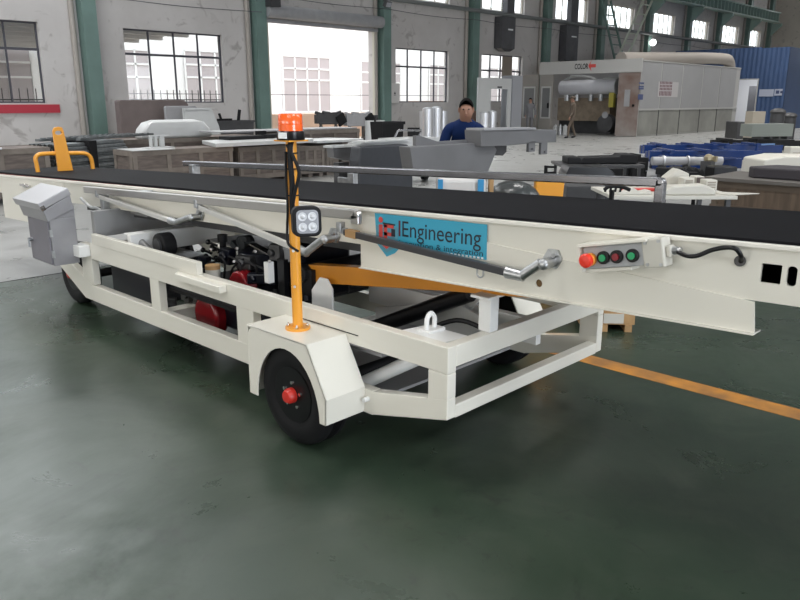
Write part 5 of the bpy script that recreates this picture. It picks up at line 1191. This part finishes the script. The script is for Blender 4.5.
# ================================================================== PEOPLE
def person(label, loc, rz, cloth, trousers, joints, scale=1.0, hair=True, cap=None, nod=0):
    """joints: name -> (parent, (x,y,z), radius); faces local -Y"""
    base = Vector(loc)
    P = thing('person', label, 'person', base)
    names = list(joints); idx = {n: i for i, n in enumerate(names)}
    me = bpy.data.meshes.new('body'); me.from_pydata([Vector(joints[n][1])*scale for n in names], [(idx[n], idx[joints[n][0]]) for n in names if joints[n][0]], [])
    o = bpy.data.objects.new('body', me); COL.objects.link(o)
    sk = o.modifiers.new('skin', 'SKIN'); sk.use_smooth_shade = True
    me.skin_vertices[0].data[idx['pelvis']].use_root = True
    for n in names:
        r = joints[n][2]; r = (r, r) if isinstance(r, (int, float)) else r
        me.skin_vertices[0].data[idx[n]].radius = (r[0]*scale, r[1]*scale)
    sb = o.modifiers.new('sub', 'SUBSURF'); sb.levels = 2; sb.render_levels = 2
    bpy.context.view_layer.update()
    m2 = bpy.data.meshes.new_from_object(o.evaluated_get(bpy.context.evaluated_depsgraph_get())); bpy.data.objects.remove(o)
    rot = Matrix.Rotation(rz, 4, 'Z')
    for mm in (cloth, trousers, skinm, shoe): m2.materials.append(mm)
    seg = [(Vector(joints[n][1])*scale, Vector(joints[joints[n][0]][1])*scale, n) for n in names if joints[n][0]]
    def kind(n):
        if n.startswith(('hand', 'fin', 'thumb', 'head', 'chin')): return 2
        if n.startswith(('foot', 'toe')): return 3
        if n.startswith(('knee', 'ankle', 'hip')): return 1
        return 0
    for p in m2.polygons:
        c = p.center; best = min(seg, key=lambda s_: ((c-(s_[1]+(s_[0]-s_[1])*max(0, min(1, (c-s_[1]).dot(s_[0]-s_[1])/max(1e-6, (s_[0]-s_[1]).length_squared))))).length))
        p.material_index = kind(best[2]); p.use_smooth = True
    m2.transform(rot); b = bpy.data.objects.new('body', m2); COL.objects.link(b); b.parent = P
    H = rot @ (Vector(joints['head'][1])*scale) + base; N = rot @ Matrix.Rotation(nod, 4, 'X')
    T = Matrix.Translation(H) @ N
    def hp(name, m, fn, par=b):
        q = MB(); q.xf = T; fn(q); return q.build(name, m, par, smooth=True)
    s = scale
    hp('nose', skinm, lambda q: q.add([(-.016*s, -.093*s, -.03*s), (.016*s, -.093*s, -.03*s), (0, -.094*s, .025*s), (0, -.122*s, -.025*s)], [(0, 1, 3), (1, 2, 3), (2, 0, 3), (0, 2, 1)]))
    for sx in (-1, 1):
        hp('eye', blackm, lambda q: q.ball((sx*.030*s, -.084*s, .016*s), .009*s, 8))
        hp('ear', skinm, lambda q: q.ball((sx*.080*s, -.0*s, -.005*s), .022*s, 8, (.5, 1, 1.5)))
    hp('mouth', mat('lips_'+str(len(bpy.data.materials)), (.26, .11, .09), .5), lambda q: q.ball((0, -.080*s, -.056*s), .018*s, 8, (1, .5, .3)))
    if hair:
        def hr_(q):
            n_ = 16; vs = []; fs = []
            for j in range(7):
                th = j/6*math.radians(112)
                for i in range(n_):
                    a = 2*PI*i/n_; front = -math.sin(a); t_ = th*(1-.68*max(0, front)**1.0); r_ = .089*s
                    vs.append((r_*.92*math.sin(t_)*math.cos(a), r_*1.06*math.sin(t_)*math.sin(a)+.012*s, .022*s+r_*1.16*math.cos(t_)))
            for j in range(6):
                for i in range(n_): fs.append((j*n_+i, (j+1)*n_+i, (j+1)*n_+(i+1) % n_, j*n_+(i+1) % n_))
            q.add(vs, fs)
        hp('hair', hairm, hr_)
    if cap:
        def cp(q): q.lathe((0, .005*s, .045*s), (0, 0, 1), [(.100*s, 0), (.102*s, .03*s), (.085*s, .065*s), (.04*s, .085*s), (0, .088*s)], 20); q.rbox((0, -.115*s, .050*s), (.13*s, .10*s, .012*s))
        hp('cap', cap, cp)
    return P, b, T
def std(pose='stand'):
    J = {'pelvis': (None, (0, 0, .93), (.155, .12)), 'waist': ('pelvis', (0, 0, 1.06), (.150, .115)), 'chest': ('waist', (0, -.005, 1.26), (.175, .125)),
         'collar': ('chest', (0, .0, 1.42), (.12, .095)), 'neck': ('collar', (0, -.005, 1.505), .055), 'head': ('neck', (0, -.015, 1.62), (.078, .092)), 'headtop': ('head', (0, -.01, 1.68), (.068, .080))}
    for s_, x in (('l', 1), ('r', -1)):
        J['shoulder'+s_] = ('collar', (x*.165, .01, 1.40), .068)
        J['hip'+s_] = ('pelvis', (x*.09, 0, .86), .095)
    return J
def add_hand(J, s_, wrist, d, side, curl):
    # palm and five fingers
    w = Vector(wrist); d = Vector(d).normalized(); sd = Vector(side).normalized(); cu = Vector(curl).normalized()
    J['handp'+s_] = ('wrist'+s_, tuple(w+d*.06), (.034, .018))
    for k, (off, L) in enumerate(((.028, .062), (.010, .074), (-.009, .070), (-.027, .055))):
        b0 = w+d*.095+sd*off; J['fina%s%d' % (s_, k)] = ('handp'+s_, tuple(b0), .0095)
        J['finb%s%d' % (s_, k)] = ('fina%s%d' % (s_, k), tuple(b0+d*L*.5+cu*.012), .0085)
        J['finc%s%d' % (s_, k)] = ('finb%s%d' % (s_, k), tuple(b0+d*L*.8+cu*.04), .0075)
    J['thumba'+s_] = ('handp'+s_, tuple(w+d*.055+sd*.042), .011); J['thumbb'+s_] = ('thumba'+s_, tuple(w+d*.09+sd*.058+cu*.015), .0095)
# worker in navy leaning over the weldment
J = std()
for n, dy, dz in (('waist', -.03, 0), ('chest', -.12, -.02), ('collar', -.21, -.045), ('neck', -.27, -.05), ('head', -.32, -.055), ('headtop', -.335, -.055)):
    p, c, r = J[n]; J[n] = (p, (c[0]+(.02 if n.startswith('head') else 0), c[1]+dy, c[2]+dz), r)
for s_, x in (('l', 1), ('r', -1)):
    J['shoulder'+s_] = ('collar', (x*.185, -.20, 1.345), .075)
    J['elbow'+s_] = ('shoulder'+s_, (x*.255, -.27, 1.09), .055)
    J['cuff'+s_] = ('elbow'+s_, (x*.20, -.47, .99), .042); J['wrist'+s_] = ('cuff'+s_, (x*.195, -.50, .985), .028)
    J['knee'+s_] = ('hip'+s_, (x*.10, -.02, .48), .065); J['ankle'+s_] = ('knee'+s_, (x*.10, .03, .10), .045)
    J['foot'+s_] = ('ankle'+s_, (x*.10, .03, .045), .042); J['toe'+s_] = ('foot'+s_, (x*.11, -.15, .035), (.045, .032))
    add_hand(J, s_, (x*.195, -.50, .985), (-x*.2, -1, -.15), (-x, -.2, 0), (0, 0, -1))
Dw = 8.35; pw = atD(462, 110, Dw)
pw = pw+HV*.22+RV*.05
P1_, b1_, T1 = person('worker in a navy blue jacket leaning over the grey boom weldment', (pw.x, pw.y, 0), YAW-.10, navy, dkgrey, J, .965, nod=.16)
# the walking man
J = std()
for s_, x, sw in (('l', 1, -1), ('r', -1, 1)):
    J['elbow'+s_] = ('shoulder'+s_, (x*.205, .02+.05*sw, 1.13), .048); J['cuff'+s_] = ('elbow'+s_, (x*.215, -.04+.14*sw*-1*-1, .92), .036); J['wrist'+s_] = ('cuff'+s_, (x*.215, -.05+.14*sw, .90), .026)
    J['knee'+s_] = ('hip'+s_, (x*.095, -.05-.12*sw*-1, .48), .062); J['ankle'+s_] = ('knee'+s_, (x*.095, .20*sw+.02, .10), .045)
    J['foot'+s_] = ('ankle'+s_, (x*.095, .20*sw+.02, .05), .042); J['toe'+s_] = ('foot'+s_, (x*.10, .20*sw-.15, .036), (.044, .032))
    add_hand(J, s_, J['wrist'+s_][1], (0, -.2, -1), (0, -1, 0), (-x, 0, 0))
pm = atZ(571, 138, 0)
person('man in brown workwear and cap walking past the machine booth', tuple(pm), YAW-math.radians(80), khaki, khaki, J, 1.03, cap=khaki)
J = std()
for s_, x in (('l', 1), ('r', -1)):
    J['elbow'+s_] = ('shoulder'+s_, (x*.26, .0, 1.15), .048); J['cuff'+s_] = ('elbow'+s_, (x*.24, -.12, .95), .036); J['wrist'+s_] = ('cuff'+s_, (x*.235, -.14, .93), .026)
    J['knee'+s_] = ('hip'+s_, (x*.10, -.02, .48), .062); J['ankle'+s_] = ('knee'+s_, (x*.11, .02, .10), .045)
    J['foot'+s_] = ('ankle'+s_, (x*.11, .02, .05), .042); J['toe'+s_] = ('foot'+s_, (x*.12, -.15, .036), (.044, .032))
    add_hand(J, s_, J['wrist'+s_][1], (0, -.3, -1), (0, -1, 0), (-x, 0, 0))
p3 = atY(530, 110, 31.3)
person('person in grey workwear standing before the booth doors', (p3.x, 31.3, 0), YAW, greycl, greycl, J, 1.0)
#BG_END

# ================================================================== LIGHT
w = bpy.data.worlds.new('World'); S.world = w; w.use_nodes = True
nt = w.node_tree; bg = nt.nodes['Background']; bg.inputs[0].default_value = (.93, .96, 1, 1); bg.inputs[1].default_value = 3.2
def area(x, y, z, sx, sy, power, col=(1, 1, 1), rot=(0, 0, 0)):
    l = bpy.data.lights.new('hall_light', 'AREA'); l.shape = 'RECTANGLE'; l.size = sx; l.size_y = sy; l.energy = power; l.color = col  # shared by roof openings, wall openings and the added aisle lamps
    o = bpy.data.objects.new('hall_light', l); COL.objects.link(o); o.location = (x, y, z); o.rotation_euler = rot
    global LAST; LAST = o
for q_ in sky: area((q_[0]+q_[1])/2, (q_[2]+q_[3])/2, CH-.02, q_[1]-q_[0], q_[3]-q_[2], 480 if q_[0] < 0 else 330, (.95, .98, 1))
# added lamps without fittings brighten the aisles; narrow spread avoids floor reflections
for x in (-14.5, -6.0):
    for k in range(9):
        area(x, -8+k*8.6, CH-.6, 1.6, 4.0, (220 if k < 3 else 320)*(1.0 if x < -10 or k > 2 else .8), (1, .98, .95)); LAST.data.spread = math.radians(105)
area(XR-.1, .5, 2.9, 5.2, 6.8, 1300, (.80, .88, 1), (0, PI/2, 0))
area(-8, YA+.1, 3.0, 8, 3, 260, (1, .93, .80), (PI/2, 0, 0)); area(4, YA+.1, 3.0, 8, 3, 260, (1, .93, .80), (PI/2, 0, 0))
S.view_settings.view_transform = 'Standard'; S.view_settings.look = 'None'; S.view_settings.gamma = 1; S.view_settings.use_curve_mapping = False
S.view_settings.exposure = 0.0
S.cycles.max_bounces = 8; S.cycles.diffuse_bounces = 4; S.cycles.glossy_bounces = 4; S.cycles.transparent_max_bounces = 12
S.cycles.use_denoising = True
S.cycles.sample_clamp_indirect = 6
